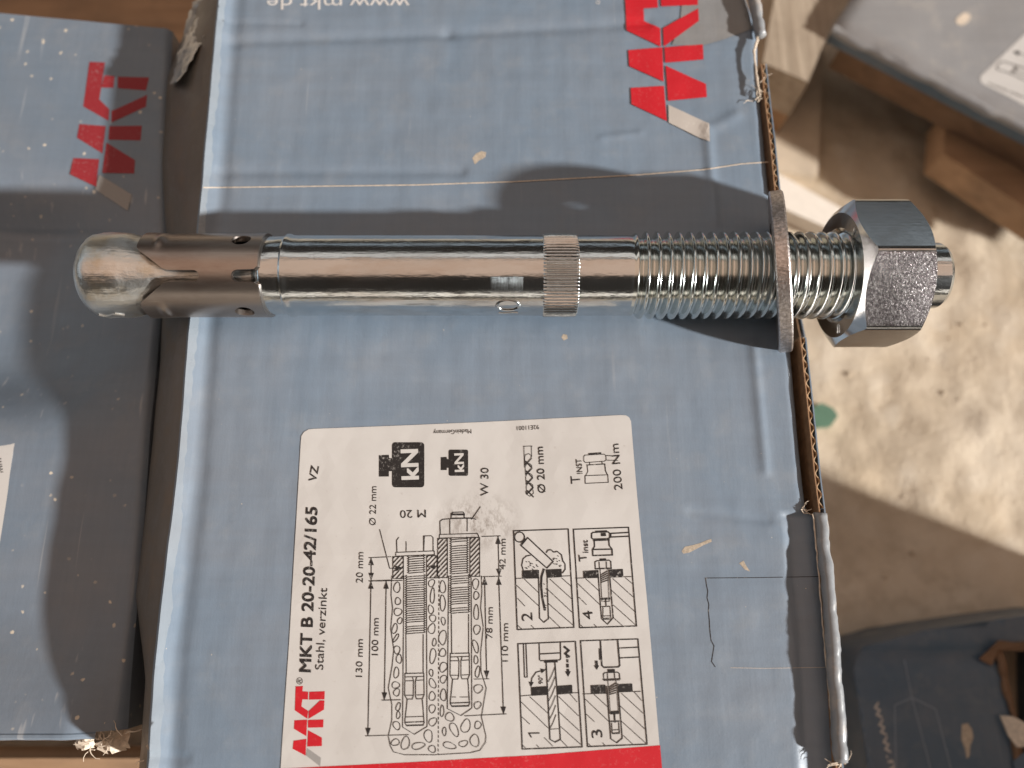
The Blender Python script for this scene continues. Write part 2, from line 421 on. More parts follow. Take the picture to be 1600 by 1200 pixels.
# taped raised rim below the slot and at the far corner
def rim(px, z, r0, name, mat):
    p = densify([at(u, v, z) for u, v in px], .8, False)
    px0 = at(*px[0], z).y if px[0][1] > 0 else 1e6
    pts = [(q.x+.25*nz(q.x, q.y, 2, .3), q.y, z+.35*nz(q.x, q.y, 6, .25)-1.6*sstep(px0-24, px0, q.y)) for q in p]
    rad = [r0*(1+.22*nz(q.x, q.y, 9, .35)+.1*nz(q.x, q.y, 1, 1.2)) for q in p]
    return MB().tube(pts, rad, 12).build(name, M[mat], box, True, None)
rim([(1286, 800), (1291, 870), (1297, 940), (1303, 1040), (1309, 1120), (1314, 1190)], 2.1, 1.45, 'taped_rim', 'rim')
rim([(1171, -30), (1178, 0), (1184, 30), (1189, 56)], 2.2, 1.5, 'taped_rim', 'rim')
def fibres(px, n, z, spread, name='torn_fibre', mat='torn', L=3.0, r=.14):
    mb = MB()
    for _ in range(n):
        u, v = random.choice(px); p = at(u+random.uniform(-spread, spread), v+random.uniform(-spread, spread), z)
        a = random.uniform(0, 6.28); pts = [p]
        for q in range(5):
            a += random.uniform(-.7, .7); p = p+Vector((math.cos(a), math.sin(a), random.uniform(-.3, .5)))*L/5; pts.append(p)
        mb.tube(pts, [r*(1-.12*i) for i in range(6)], 5)
    o = mb.build(name, M[mat], box); o['kind'] = 'stuff'; return o
fibres([(1186, 140), (1183, 155), (1180, 160), (1188, 125)], 9, .5, 4)
fibres([(1310, 1190), (1316, 1195)], 8, 1.5, 5)
fibres([(250, 1190), (232, 1180), (262, 1196)], 10, -1, 8, L=2.2)
fibres([(1240, 785), (1252, 797), (1262, 800), (1283, 797)], 5, .4, 3, L=2.6)
# the torn paper edge beside the rim
e = densify([at(u, v, 1.1) for u, v in [(1271, 803), (1278, 880), (1285, 960), (1292, 1040), (1300, 1120), (1306, 1190)]], 1.0, False)
MB().tube([(p.x-.1+.2*nz(p.x, p.y, 2, .8), p.y, 1.1+.3*nz(p.x, p.y, 5, .5)) for p in e], [.16*(1+.5*nz(p.x, p.y, 8, .7)) for p in e], 6).build('torn_edge', M['torn'], box)
e = densify([at(u, v, 1.8) for u, v in [(1166, -30), (1172, 0), (1177, 30), (1184, 62), (1178, 80), (1183, 120), (1188, 150)]], 1.0, False)
MB().tube([(p.x+.2*nz(p.x, p.y, 2, .8), p.y, 1.6+.3*nz(p.x, p.y, 5, .5)) for p in e], [.35*(1+.5*nz(p.x, p.y, 8, .7)) for p in e], 6).build('torn_edge', M['torn'], box)

# ---- flat prints on a top surface
def on(u, v, zf, eps):
    p = at(u, v, 0)
    for _ in range(3): p = at(u, v, zf(p.x, p.y)+eps)
    return p
ZF, EPS = zt, .16
def poly_print(name, polys, mat, parent, zf=None, eps=None, step=2.0):
    zf = zf or ZF; eps = EPS if eps is None else eps
    vs, fs = [], []
    for pl in polys:
        q = [on(u, v, zf, eps) for u, v in pl]
        V, F = sheet2d([(p.x, p.y) for p in q], [], step); n = len(vs)
        vs += [(p.x, p.y, zf(p.x, p.y)+eps) for p in V]; fs += [tuple(i+n for i in f) for f in F]
    return obj(name, vs, fs, mat, parent, False)
class Draw:
    """line drawing gathered in photo points, laid on the label as thin ink strips"""
    def __init__(s, tr=lambda x, y: (x, y)): s.v, s.f, s.tr = [], [], tr
    def line(s, pts, w=1.3, closed=False, dash=None):
        p = [s.tr(*q) for q in pts]
        if closed: p.append(p[0])
        for (a, b) in zip(p, p[1:]):
            dx, dy = b[0]-a[0], b[1]-a[1]; L = math.hypot(dx, dy)
            if L < 1e-6: continue
            ux, uy = dx/L, dy/L; ex = w*.35
            n = max(1, int(L/9)); ts = [(-ex+(L+2*ex)*i/n) for i in range(n+1)]
            segs = [ts] if not dash else []
            if dash:
                t = 0
                while t < L: segs.append([t, min(L, t+dash[0])]); t += dash[0]+dash[1]
            for g_ in segs:
                k = len(s.v)
                for t in g_:
                    for sg in (-1, 1): s.v.append((a[0]+ux*t-uy*w/2*sg, a[1]+uy*t+ux*w/2*sg))
                s.f += [(k+2*i, k+2*i+1, k+2*i+3, k+2*i+2) for i in range(len(g_)-1)]
        return s
    def fill(s, pts):
        p = [s.tr(*q) for q in pts]; k = len(s.v); s.v += p; s.f.append(tuple(range(k, k+len(p)))); return s
    def arrow(s, tip, frm, size=12, wid=4.2):
        a, b = s.tr(*tip), s.tr(*frm); dx, dy = b[0]-a[0], b[1]-a[1]; L = math.hypot(dx, dy); dx /= L; dy /= L
        k = len(s.v); s.v += [a, (a[0]+dx*size-dy*wid, a[1]+dy*size+dx*wid), (a[0]+dx*size+dy*wid, a[1]+dy*size-dx*wid)]; s.f.append((k, k+1, k+2)); return s
    def dim(s, a, b, w=1.3):
        s.line([a, b], w); s.arrow(a, b); s.arrow(b, a); return s
    def loop(s, c, rx, ry, rot=0, w=1.2, wob=.12, seed=0, n=18):
        pts = []
        for i in range(n):
            t = 2*math.pi*i/n; r = 1+wob*math.sin(2*t+seed)+wob*.7*math.sin(3*t+seed*1.7)
            x, y = rx*r*math.cos(t), ry*r*math.sin(t); pts.append((c[0]+x*math.cos(rot)-y*math.sin(rot), c[1]+x*math.sin(rot)+y*math.cos(rot)))
        return s.line(pts, w, True)
    def put(s, name, mat, parent, zf=None, eps=None):
        zf = zf or ZF; eps = EPS+.03 if eps is None else eps
        vs = [on(u, v, zf, eps) for u, v in s.v]
        o = obj(name, vs, s.f, mat, parent, False); return fix_up(o)
def fix_up(o):
    bm = bmesh.new(); bm.from_mesh(o.data)
    for f in bm.faces:
        f.normal_update()
        if f.normal.z < 0: f.normal_flip()
    bm.to_mesh(o.data); bm.free(); return o
def glyphs(body, bold=0.0):
    cu = bpy.data.curves.new('t', 'FONT'); cu.body = body; cu.size = 1; cu.offset = bold; cu.resolution_u = 3
    ob = bpy.data.objects.new('t', cu); C.objects.link(ob); bpy.context.view_layer.update()
    me = bpy.data.meshes.new_from_object(ob.evaluated_get(bpy.context.evaluated_depsgraph_get()))
    vs = [(v.co.x, v.co.y) for v in me.vertices]; fs = [tuple(p.vertices) for p in me.polygons]
    bpy.data.objects.remove(ob); bpy.data.curves.remove(cu); bpy.data.meshes.remove(me)
    return vs, fs
CAP = max(v[1] for v in glyphs('H')[0])
def text(body, p0, p1, h, mat, parent, bold=0.0, zf=None, eps=None, name='printed_text'):
    """text from p0 to p1 along its baseline (photo points), capitals h pixels tall"""
    vs, fs = glyphs(body); x0 = min(v[0] for v in vs); x1 = max(v[0] for v in vs)
    dx, dy = p1[0]-p0[0], p1[1]-p0[1]; L = math.hypot(dx, dy); ux, uy = dx/L, dy/L
    zf = zf or ZF; eps = EPS+.03 if eps is None else eps
    out = []; ff = []
    sh = [(0, 0)] if not bold else [(-bold, -bold*.6), (bold, -bold*.6), (-bold, bold*.6), (bold, bold*.6), (0, 0)]
    for k, (sx, sy) in enumerate(sh):
        ff += [tuple(i+len(out) for i in f) for f in fs]
        for x, y in vs:
            a, b = (x-x0)/(x1-x0)*L+sx*h/CAP, (y+sy)/CAP*h
            out.append(on(p0[0]+ux*a+uy*b, p0[1]+uy*a-ux*b, zf, eps+.004*k))
    return fix_up(obj(name, out, ff, mat, parent, False))
def ztr(u0, v0, s): return lambda x, y: (u0+x/s, v0+y/s)
def pm(tr, polys): return [[tr(*p) for p in pl] for pl in polys]

# big logo and address printed on the main box
t7 = ztr(900, 0, 4.0)
poly_print('printed_logo', pm(t7, [
    [(300, -150), (505, -150), (512, 47), (422, 52), (425, 130), (527, 176), (530, 292), (317, 190)],
    [(525, -150), (755, -150), (762, 30), (533, 40)],
    [(764, 52), (768, 130), (549, 291), (544, 176)],
    [(327, 313), (540, 296), (548, 510), (333, 413)], [(553, 296), (793, 277), (797, 371), (558, 392)],
    [(561, 410), (812, 524), (818, 606), (576, 630)], [(342, 549), (550, 537), (568, 756), (347, 651)]]), M['red'], box, eps=.22, step=1.3)
poly_print('printed_logo_foot', pm(t7, [[(578, 655), (832, 770), (837, 885), (580, 766)]]), M['logo_grey'], box, eps=.22, step=1.3)
text('www.mkt.de', (640, -5), (417, -5), 20, M['white_ink'], box, .0, eps=.06)
d = Draw(); d.loop((934.5, 3.5), 2.6, 2.6, w=1.0, wob=0); d.put('printed_mark', M['white_ink'], box, eps=.06)
# tape across the flap seam: film and its pale edge
SEAM = [(318, 293), (345, 293), (500, 291), (650, 289), (800, 284), (1000, 273), (1100, 265), (1160, 256), (1203, 253)]
ZF = zt
d = Draw(); d.line(SEAM, 1.5); d.put('seam_tape_edge', M['torn'], box, eps=.2)
poly_print('corner_tape', [[(1068, -20), (1160, -20), (1176, 45), (1130, 62), (1095, 72), (1050, 70), (1062, 40)]], M['tape_old'], box, eps=.17, step=1.5)
M['painted_sunlight'] = board_mat('painted_edge_sunlight', (.235, .285, .335), rough=.3, coat=.4, dust=(.18, .23, .29), dust_amt=.6)  # paler board: the sunlight on the left lip is put into its colour
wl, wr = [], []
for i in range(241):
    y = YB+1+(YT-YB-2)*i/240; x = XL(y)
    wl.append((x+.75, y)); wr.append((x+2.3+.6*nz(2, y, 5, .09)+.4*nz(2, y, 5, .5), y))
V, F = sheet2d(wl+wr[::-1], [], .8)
obj('edge_sunlight', [(p.x, p.y, zt(p.x, p.y)+.10) for p in V], F, M['painted_sunlight'], box, sharp=None)
# crumpled tape over the far left corner
M['crinkle'] = board_mat('crinkled_tape', (.30, .31, .31), rough=.25, coat=.8, dust=(.6, .5, .38), dust_amt=.8)
cv, cf = [], []
for a in range(25):
    t = a/24
    l, r = at(262+42*t, 128-140*t, -9), at(272+78*t**.8, 122-140*t, 0)
    for b in range(13):
        q = l.lerp(r, b/12); k_ = math.sin(math.pi*b/12)
        cv.append((q.x+.8*nz(q.x, q.y, 3, .5), q.y+.8*nz(q.x, q.y, 6, .5), q.z-1.2+.7*k_*t+1.2*nz(q.x, q.y, 9, .42)*(.3+t)+.5*nz(q.x, q.y, 2, 1.2)))
cf = [(a*13+b, a*13+b+1, (a+1)*13+b+1, (a+1)*13+b) for a in range(24) for b in range(12)]
fix_up(obj('crumpled_corner', cv, cf, M['crinkle'], box, True, 22))
# cut lines of the torn-down piece, dabs of dried mud, scuffs
t6 = ztr(1030, 780, 914/320)
d = Draw(t6); d.line([(205, 352), (440, 350), (712, 345)], 1.0)
cutl = [(207, 352), (212, 385), (217, 410), (214, 440), (222, 470), (220, 500), (224, 540), (226, 580), (232, 630), (245, 655), (238, 700), (234, 725), (250, 748)]
d.line(cutl, 1.2); d.put('cut_line', M['black'], box, eps=.04)
d = Draw(t6); d.line([(320, 752), (470, 755), (740, 750)], .9); d.put('cut_line', M['logo_grey'], box, eps=.04)
M['mud'] = plain('dried_mud', (.44, .37, .29), .95, noise_amt=.3, sc=1500)
def dab(pl, name='mud_smear', parent=box, zf=zt, eps=.03): return poly_print(name, [pl], M['mud'], parent, zf, eps, 1.0)
dab([t6(*p) for p in [(100, 232), (115, 212), (150, 205), (185, 195), (215, 182), (232, 178), (234, 190), (200, 204), (170, 220), (135, 238), (108, 243)]])
dab([(738, 247), (744, 240), (752, 236), (760, 238), (758, 246), (748, 251), (742, 257)])
dab([(877, 527), (880, 522), (886, 523), (887, 529), (881, 532)])
dab([(228, 1166), (232, 1161), (238, 1162), (239, 1170), (233, 1173)])
dab([(1155, 880), (1162, 876), (1166, 884), (1172, 893), (1164, 890)])

# ---- the label stuck on the main box
LB = [(470, 690), (471, 681), (475, 675), (482, 671), (490, 670), (740, 660), (970, 648.5), (978, 649), (983, 652), (986, 658), (996, 780), (1013, 960), (1035, 1218), (437, 1222), (452, 1000), (462, 830)]
lab = poly_print('label', [LB], M['label'], box, eps=.12, step=2.2)
EPS = .16
poly_print('printed_red_band', [[(440, 1201), (640, 1191), (850, 1179), (1031.5, 1164.5), (1036, 1218), (437, 1222)]], M['red'], lab)
t2 = ztr(440, 900, 4.0); t1 = ztr(440, 640, 4.2105); t3 = ztr(720, 640, 4.706); t4 = ztr(780, 810, 6.154); t5 = ztr(780, 990, 5.714)
poly_print('printed_logo', pm(t2, [
    [(88, 690), (134, 688), (130, 721), (166, 723), (165, 772), (130, 771), (124, 815), (166, 843), (161, 893), (83, 840)],
    [(173, 724), (270, 720), (268, 771), (172, 773)], [(268, 778), (265, 835), (168, 893), (169, 845), (240, 778)],
    [(80, 902), (160, 898), (155, 1002), (77, 955)], [(165, 900), (262, 897), (260, 946), (165, 948)],
    [(165, 963), (252, 1010), (252, 1063), (160, 1066)], [(75, 1030), (155, 1018), (150, 1123), (69, 1080)]]), M['red'], lab, step=1.2)
poly_print('printed_logo_foot', pm(t2, [[(161, 1076), (246, 1136), (241, 1190), (152, 1121)]]), M['grey_ink'], lab)
B = M['black']
text('MKT B 20-20-42/165', (485.5, 1050), (496, 793), 17.5, B, lab, .028)
text('VZ', (494, 753), (498.5, 729), 12, B, lab, .016)
text('Stahl, verzinkt', (505, 1047), (511.5, 919), 12.5, B, lab)
text('\u00ae', (472.5, 1070), (473.5, 1059), 9, B, lab)
text('130 mm', (566, 1058), (567.5, 999), 10, B, lab)
text('100 mm', (591, 1024), (592, 966), 10, B, lab)
text('78 mm', (769.5, 998), (770.5, 949), 9.5, B, lab)
text('110 mm', (794, 1034), (794.5, 974), 9.5, B, lab)
text('20 mm', (567, 911), (568, 863), 10.5, B, lab)
text('42 mm', (790, 890), (790.5, 842), 9.5, B, lab)
text('\u00d8 22 mm', (587, 821), (588.5, 760), 10, B, lab)
text('M 20', (665.5, 796.5), (625, 797.5), 12, B, lab)
text('W 30', (763, 775), (763.5, 731), 12, B, lab, .004)
text('MadeinGermany', (736.5, 670.5), (677, 672.5), 6.8, B, lab)
text('92E11001', (842, 664), (807.5, 666), 6.5, B, lab)
text('\u00d8 20 mm', (852.5, 770), (848.5, 698), 11.5, B, lab, .008)
text('T', (907, 755), (906, 743), 14.5, B, lab)
text('INST', (910.5, 740), (908.5, 717), 8.5, B, lab, .006)
text('200 Nm', (973, 765), (966.5, 693), 12.5, B, lab)
# weights marked kN
def rrect(x0, y0, x1, y1, r, n=5, sk=0):
    out = []
    for cx, cy_, a in ((x1-r, y0+r, -90), (x1-r, y1-r, 0), (x0+r, y1-r, 90), (x0+r, y0+r, 180)):
        for i in range(n+1):
            t = math.radians(a+90*i/n); out.append((cx+r*math.cos(t), cy_+r*math.sin(t)))
    return out
poly_print('printed_weight', [rrect(612.5, 691, 663, 761.5, 5), [t1(*p) for p in [(640, 300), (706, 297), (708, 318), (732, 320), (732, 404), (706, 406), (706, 440), (640, 441)]]], B, lab)
poly_print('printed_weight', [rrect(701, 702.5, 731.5, 743.5, 3), [t1(*p) for p in [(1047, 313), (1086, 311), (1088, 325), (1102, 326), (1102, 382), (1088, 384), (1086, 398), (1047, 398)]]], B, lab)
text('kN', (654, 748), (652.5, 702.5), 26, M['label'], lab, .03, eps=.22)
text('kN', (725, 736.5), (724, 708.5), 14, M['label'], lab, .03, eps=.22)

# the section drawing: two anchors in their holes
d = Draw(t2)
rnd = random.Random(3)
d.line([(690, 0), (685, 120), (695, 200), (683, 330), (702, 460), (692, 560), (668, 700), (690, 800), (690, 900), (668, 1000), (680, 1060), (700, 1100), (770, 1118), (960, 1118), (1180, 1105), (1240, 1090), (1275, 1040), (1278, 1000), (1250, 880), (1280, 700), (1248, 600), (1245, 480), (1262, 320), (1245, 200), (1253, 100), (1250, 0)], 1.1)
d.line([(985, 0), (980, 1118)], 1.1, dash=(4.5, 2.6))
for x0, x1, yb, tip, mid in ((765, 910, 945, 990, 830), (1045, 1190, 830, 873, 1122)):
    d.line([(x0, 0), (x0-8, yb), (mid, tip), (x1, yb-4), (x1-4, 0)], 1.2)
for cx, y_th, y_sl, y_cn, y_end, hw in ((832, 365, 610, 770, 935, 54), (1116, 240, 485, 645, 815, 54)):
    d.line([(cx-hw, y_th), (cx-hw+2, y_sl)], 1.2).line([(cx+hw, y_th), (cx+hw, y_sl)], 1.2)
    d.line([(cx-hw-6, y_sl), (cx+hw+4, y_sl-3)], 1.4).line([(cx-hw-6, y_sl+22), (cx+hw+4, y_sl+18)], 1.2)
    d.line([(cx-hw-6, y_sl), (cx-hw-8, y_cn-25), (cx-hw+6, y_cn), (cx-14, y_cn), (cx-8, y_cn-20), (cx-6, y_sl+45), (cx-14, y_sl+22)], 1.2)
    d.line([(cx+hw+4, y_sl), (cx+hw+6, y_cn-28), (cx+hw-4, y_cn-3), (cx+12, y_cn-1), (cx+6, y_cn-20), (cx+6, y_sl+45), (cx+14, y_sl+20)], 1.2)
    d.line([(cx-hw-6, y_sl+46), (cx-12, y_sl+45)], 1.2).line([(cx+12, y_sl+43), (cx+hw+4, y_sl+40)], 1.2)
    d.line([(cx-hw-6, y_cn-24), (cx-12, y_cn-24)], 1.1).line([(cx+12, y_cn-25), (cx+hw+4, y_cn-28)], 1.1)
    d.line([(cx-hw+8, y_cn), (cx-hw+4, y_cn+40), (cx-hw-6, y_end-35), (cx-hw-6, y_end-15), (cx-hw+4, y_end)], 1.3)
    d.line([(cx+hw-6, y_cn), (cx+hw-2, y_cn+40), (cx+hw+4, y_end-40), (cx+hw+6, y_end-18), (cx+hw, y_end-3)], 1.3)
    d.line([(cx-hw+4, y_end), (cx+hw, y_end-3)], 2.2).line([(cx-hw-2, y_end-20), (cx+hw+2, y_end-24)], 1.6)
d.line([(773, 882), (890, 878)], 1.1).line([(1066, 757), (1090, 757)], 1.0).line([(1115, 757), (1170, 757)], 1.0)
# dimension lines
d.line([(525, 1000), (793, 992)], 1.2).line([(548, 33), (755, 28)], 1.2).line([(628, 777), (745, 774)], 1.2)
d.dim((540, 998), (560, 32)).dim((643, 776), (655, 32)).dim((1283, 640), (1270, 8)).dim((1388, 865), (1358, 8))
d.line([(1205, 645), (1298, 643)], 1.1).line([(1145, 875), (1405, 862)], 1.2)
for i, (x, y, rx, ry, ro) in enumerate([(722, 72, 20, 32, .3), (728, 158, 16, 24, .2), (728, 225, 22, 26, .4), (740, 280, 14, 20, .1), (708, 330, 16, 30, .2), (716, 388, 10, 28, .6), (722, 462, 20, 24, .3), (735, 518, 16, 30, .1),
    (718, 605, 14, 38, .1), (714, 682, 22, 22, .5), (720, 728, 20, 22, 0), (730, 818, 14, 24, .3), (730, 870, 12, 22, .2), (720, 935, 20, 28, -.2), (712, 1040, 24, 22, -.4), (775, 1045, 24, 44, .1), (855, 1062, 42, 20, -.1),
    (918, 1000, 28, 36, -.2), (942, 1082, 24, 20, .2), (1050, 1060, 40, 20, .15), (1137, 1048, 26, 20, -.4), (1208, 1030, 26, 42, -.3), (1152, 938, 28, 42, .1), (1228, 932, 22, 22, 0), (1080, 960, 24, 42, -.4), (1018, 972, 12, 26, .1), (1052, 882, 26, 28, .2),
    (1230, 705, 26, 28, -.3), (1226, 808, 20, 24, .2), (1226, 600, 14, 34, .1), (1216, 525, 14, 24, 0), (1214, 440, 16, 40, -.2), (1222, 335, 20, 30, .4), (1218, 228, 14, 52, 0), (1218, 122, 16, 26, -.1), (1214, 50, 20, 32, -.1),
    (938, 45, 20, 22, .4), (944, 125, 14, 46, .1), (934, 210, 16, 28, 0), (946, 265, 18, 24, 0), (940, 330, 20, 34, .1), (956, 415, 12, 24, 0), (946, 500, 20, 44, .1), (936, 605, 13, 20, 0), (944, 672, 18, 32, -.3), (942, 752, 18, 30, .2), (942, 830, 18, 28, 0), (946, 912, 22, 28, .4),
    (1008, 70, 20, 36, -.1), (1008, 170, 18, 46, 0), (1012, 282, 13, 24, 0), (1008, 385, 22, 48, .2), (1008, 480, 18, 28, .2), (1012, 570, 22, 32, .1), (1012, 645, 20, 24, .2), (1012, 745, 20, 34, 0), (1004, 845, 12, 34, .1)]):
    p = t2(x, y); dd = d; tr = dd.tr; dd.tr = lambda a, b: (a, b); dd.loop(p, rx/4, ry/4, ro, 1.15, .10, i); dd.tr = tr
d.put('printed_section_drawing', B, lab)
d = Draw(t1)
# threads as dense slanted strokes, from the washer level down
def threads(x0, x1, ya, yb, step, tr):
    dd = Draw(tr); y = ya; k = 0
    while y < yb:
        if rnd.random() > .03: dd.line([(x0+rnd.uniform(-1, 1), y+7), (x0+(x1-x0)*rnd.uniform(.4, .6), y+2), (x1+rnd.uniform(-1, 1), y-1)], 1.25)
        dd.line([(x0, y+7), (x0-9, y+3), (x0, y-4)], 1.2); dd.line([(x1, y-1), (x1+9, y-5), (x1, y-12)], 1.2)
        y += step; k += 1
    return dd
threads(838, 935, 965, 1085, 15.0, t1).put('printed_thread', B, lab)
threads(783, 890, 0, 362, 14.2, t2).put('printed_thread', B, lab)
threads(1118, 1220, 850, 1085, 15.0, t1).put('printed_thread', B, lab)
threads(1062, 1168, 0, 240, 14.2, t2).put('printed_thread', B, lab)
# plates hatched, nuts and washers
def hatch(dd, x0, x1, y0, y1, step=31, w=1.7):
    y = y0-(x1-x0)*.9
    while y < y1:
        a, b = (x0, y+(x1-x0)*.9+12), (x1, y)
        def clip(p, q):
            (ax, ay), (bx, by) = p, q; out = []
            for X, Y in ((ax, ay), (bx, by)):
                if Y < y0: t = (y0-ay)/(by-ay); X, Y = ax+(bx-ax)*t, y0
                elif Y > y1: t = (y1-ay)/(by-ay); X, Y = ax+(bx-ax)*t, y1
                out.append((X, Y))
            return out
        if not (a[1] < y0 and b[1] < y0) and not (a[1] > y1 and b[1] > y1): dd.line(clip(a, b), w)
        y += step
    dd.line([(x0, y0), (x1, y0), (x1, y1), (x0, y1)], 1.2, True)
hatch(d, 733, 802, 968, 1112); hatch(d, 955, 1024, 962, 1108); hatch(d, 1028, 1092, 848, 1106); hatch(d, 1240, 1304, 842, 1098)
d.line([(752, 940), (1005, 930), (1007, 955), (752, 965)], 1.2, True).line([(1040, 822), (1290, 815), (1300, 840), (1038, 846)], 1.2, True)
d.line([(760, 938), (757, 860), (772, 840)], 1.3).line([(820, 936), (820, 868)], 1.2).line([(936, 930), (935, 832), (985, 830), (997, 842), (998, 928)], 1.3).line([(940, 836), (936, 928)], 1.2)
d.line([(1045, 820), (1042, 735), (1060, 722), (1115, 718), (1118, 683), (1128, 676), (1195, 674), (1202, 684), (1202, 712), (1255, 715), (1278, 722)], 1.4).line([(1108, 724), (1108, 815)], 1.2).line([(1222, 720), (1222, 800)], 1.1)
d.line([(1117, 690), (1202, 690)], 3.0).line([(1115, 716), (1250, 714)], 2.0)
d.line([(1250, 722), (1308, 640)], 1.2)
d.line([(646, 790), (712, 1045), (760, 1045)], 1.2).arrow((805, 1042), (750, 1045), 13, 4.4).arrow((960, 1038), (1010, 1032), 12, 4.2)
d.line([(575, 975), (720, 968)], 1.2).line([(575, 1127), (718, 1122)], 1.2).dim((590, 973), (590, 1125)).line([(588, 1125), (587, 1179)], 1.2)
d.line([(1318, 835), (1440, 831)], 1.2).line([(1323, 1100), (1447, 1096)], 1.2).dim((1425, 834), (1432, 1098))
d.put('printed_section_drawing', B, lab)
# drill bit and torque socket signs
d = Draw(t3)
d.line([(460, 270), (525, 268)], 1.0).line([(465, 270), (470, 425)], .9).line([(520, 270), (522, 345)], .9)
for k in range(4):
    y = 330+k*72; x = 470+k*4
    d.line([(x, y+20), (x+10, y), (x+32, y-6), (x+48, y+8), (x+50, y+28)], .9).line([(x+50, y+28), (x+30, y+50), (x+6, y+72)], 2.2).line([(x, y+20), (x+4, y+80)], .9).line([(x+8, y+50), (x+52, y+96)], 2.0)
d.line([(478, 600), (482, 620), (508, 638), (536, 615), (532, 590)], .9)
d.line([(915, 486), (1082, 480), (1086, 535), (916, 543)], 1.1, True).line([(928, 408), (1060, 400)], 1.5).line([(930, 408), (935, 455), (920, 486)], 1.0).line([(1060, 400), (1065, 450), (1080, 480)], 1.4)
d.line([(948, 386), (950, 406)], 1).line([(1038, 382), (1042, 402)], 1).line([(905, 345), (915, 335), (1055, 328), (1068, 338), (1070, 370), (1058, 380), (918, 390), (906, 378)], 1.0, True)
d.line([(945, 326), (1030, 320)], 2.4).line([(1070, 338), (1150, 342)], 1.2).line([(1070, 372), (1155, 374)], 1.0)
d.put('printed_tool_sign', B, lab)
# the four numbered mounting steps
def frame(dd, q, w=1.8): dd.line(q, w, True)
def step_common(dd, q, y_s, gap, bars, hs):
    """black plate halves, ground line and dashed hatching"""
    frame(dd, q)
    for b in bars: dd.fill(b)
    dd.line([(q[0][0]+20, y_s[0]), (gap[0], y_s[1])], 1.1); dd.line([(gap[1], y_s[2]), (q[1][0]+24, y_s[3])], 1.1)
    for a, b in hs: dd.line([a, b], 1.35, dash=(1.9, 1.0))
d = Draw(t4)
step_common(d, [(140, 120), (665, 102), (720, 1048), (175, 1070)], (578, 574, 556, 552), (385, 600), [[(222, 502), (376, 494), (378, 570), (222, 578)], [(448, 492), (600, 485), (603, 565), (460, 572)]],
    [((165, 640), (385, 845)), ((245, 585), (380, 715)), ((180, 770), (250, 845)), ((490, 585), (700, 775)), ((605, 575), (695, 655)), ((470, 685), (710, 910)), ((470, 815), (715, 1030)), ((475, 940), (585, 1045)), ((180, 1030), (215, 1060)), ((310, 1030), (340, 1060))])
d.line([(378, 500), (390, 960), (430, 1000), (475, 965), (462, 575)], 1.6).loop((197, 180), 48, 48, 0, 1.7, 0)
d.line([(275, 185), (520, 415), (460, 478), (212, 262)], 1.8, True).line([(252, 200), (212, 258)], 3.0)
d.line([(232, 498), (218, 450), (230, 390), (262, 362), (300, 355)], 1.6).line([(455, 328), (470, 305), (500, 302), (525, 325), (560, 318), (600, 350), (612, 405), (635, 440), (635, 490), (610, 525)], 1.7)
d.line([(430, 490), (408, 560), (404, 640), (415, 760), (440, 880)], 3.2)
for _ in range(46):
    if rnd.random() < .4: x, y = rnd.uniform(250, 390), rnd.uniform(400, 490)
    elif rnd.random() < .7: x, y = rnd.uniform(500, 610), rnd.uniform(360, 470)
    else: x, y = rnd.uniform(425, 458), rnd.uniform(600, 920)
    d.line([(x, y), (x+6, y+3)], 1.3)
d.put('printed_step_picture', B, lab)
text('2', t4(322, 985), t4(318, 905), 16.5, B, lab)
d = Draw(t4)
step_common(d, [(715, 105), (1245, 86), (1322, 1035), (775, 1052)], (575, 570, 562, 560), (960, 1200), [[(808, 505), (945, 497), (950, 568), (812, 575)], [(1058, 492), (1190, 486), (1196, 566), (1064, 570)]],
    [((755, 625), (970, 830)), ((835, 582), (965, 700)), ((770, 760), (840, 830)), ((1095, 580), (1300, 765)), ((1215, 572), (1290, 635)), ((1075, 685), (1310, 900)), ((1090, 825), (1320, 1030)), ((1100, 955), (1185, 1030)), ((785, 1025), (805, 1045)), ((915, 1020), (940, 1045))])
d.line([(950, 500), (985, 965), (1042, 1018), (1098, 955), (1060, 498)], 1.6)
d.line([(972, 490), (990, 800), (1060, 798), (1045, 488)], 1.0)
for k in range(5): d.line([(975+k, 545+k*18), (1045, 505+k*22)], 1.5)
d.line([(985, 775), (1062, 770)], 3.0).line([(992, 850), (1066, 845)], 1.4).line([(1026, 785), (1030, 850)], 1.6).line([(1000, 860), (998, 960), (1075, 960), (1068, 855)], 1.2).line([(1000, 940), (1075, 937)], 1.2).line([(1005, 968), (1072, 966)], 2.4)
d.line([(925, 480), (922, 420), (940, 408), (1060, 402), (1075, 415), (1078, 478)], 1.5).line([(962, 420), (966, 478)], 1.2).line([(1032, 416), (1034, 474)], 1.2).line([(925, 485), (1080, 480)], 2.0).line([(975, 398), (1022, 396)], 3.6)
d.line([(900, 300), (1086, 296), (1090, 352), (902, 358)], 2.0, True).line([(915, 215), (918, 270), (900, 300)], 1.8).line([(1055, 205), (1060, 260), (1085, 295)], 1.8).line([(910, 212), (1058, 206)], 2.4)
d.line([(890, 145), (905, 135), (1050, 130), (1065, 145), (1065, 185), (1050, 196), (905, 200), (890, 188)], 1.9, True).line([(930, 128), (1032, 124)], 3.0).line([(1075, 145), (1248, 135)], 2.0).line([(1075, 180), (1250, 172)], 2.0).line([(985, 150), (1020, 148)], 2.6).line([(985, 165), (1025, 163)], 2.2).line([(1075, 145), (1075, 180)], 1.6)
d.put('printed_step_picture', B, lab)
text('4', t4(905, 968), t4(895, 885), 15, B, lab)
text('T', t4(845, 408), t4(838, 345), 12, B, lab, .012); text('inst', t4(858, 330), t4(852, 208), 8.5, B, lab, .012)
d = Draw(t5)
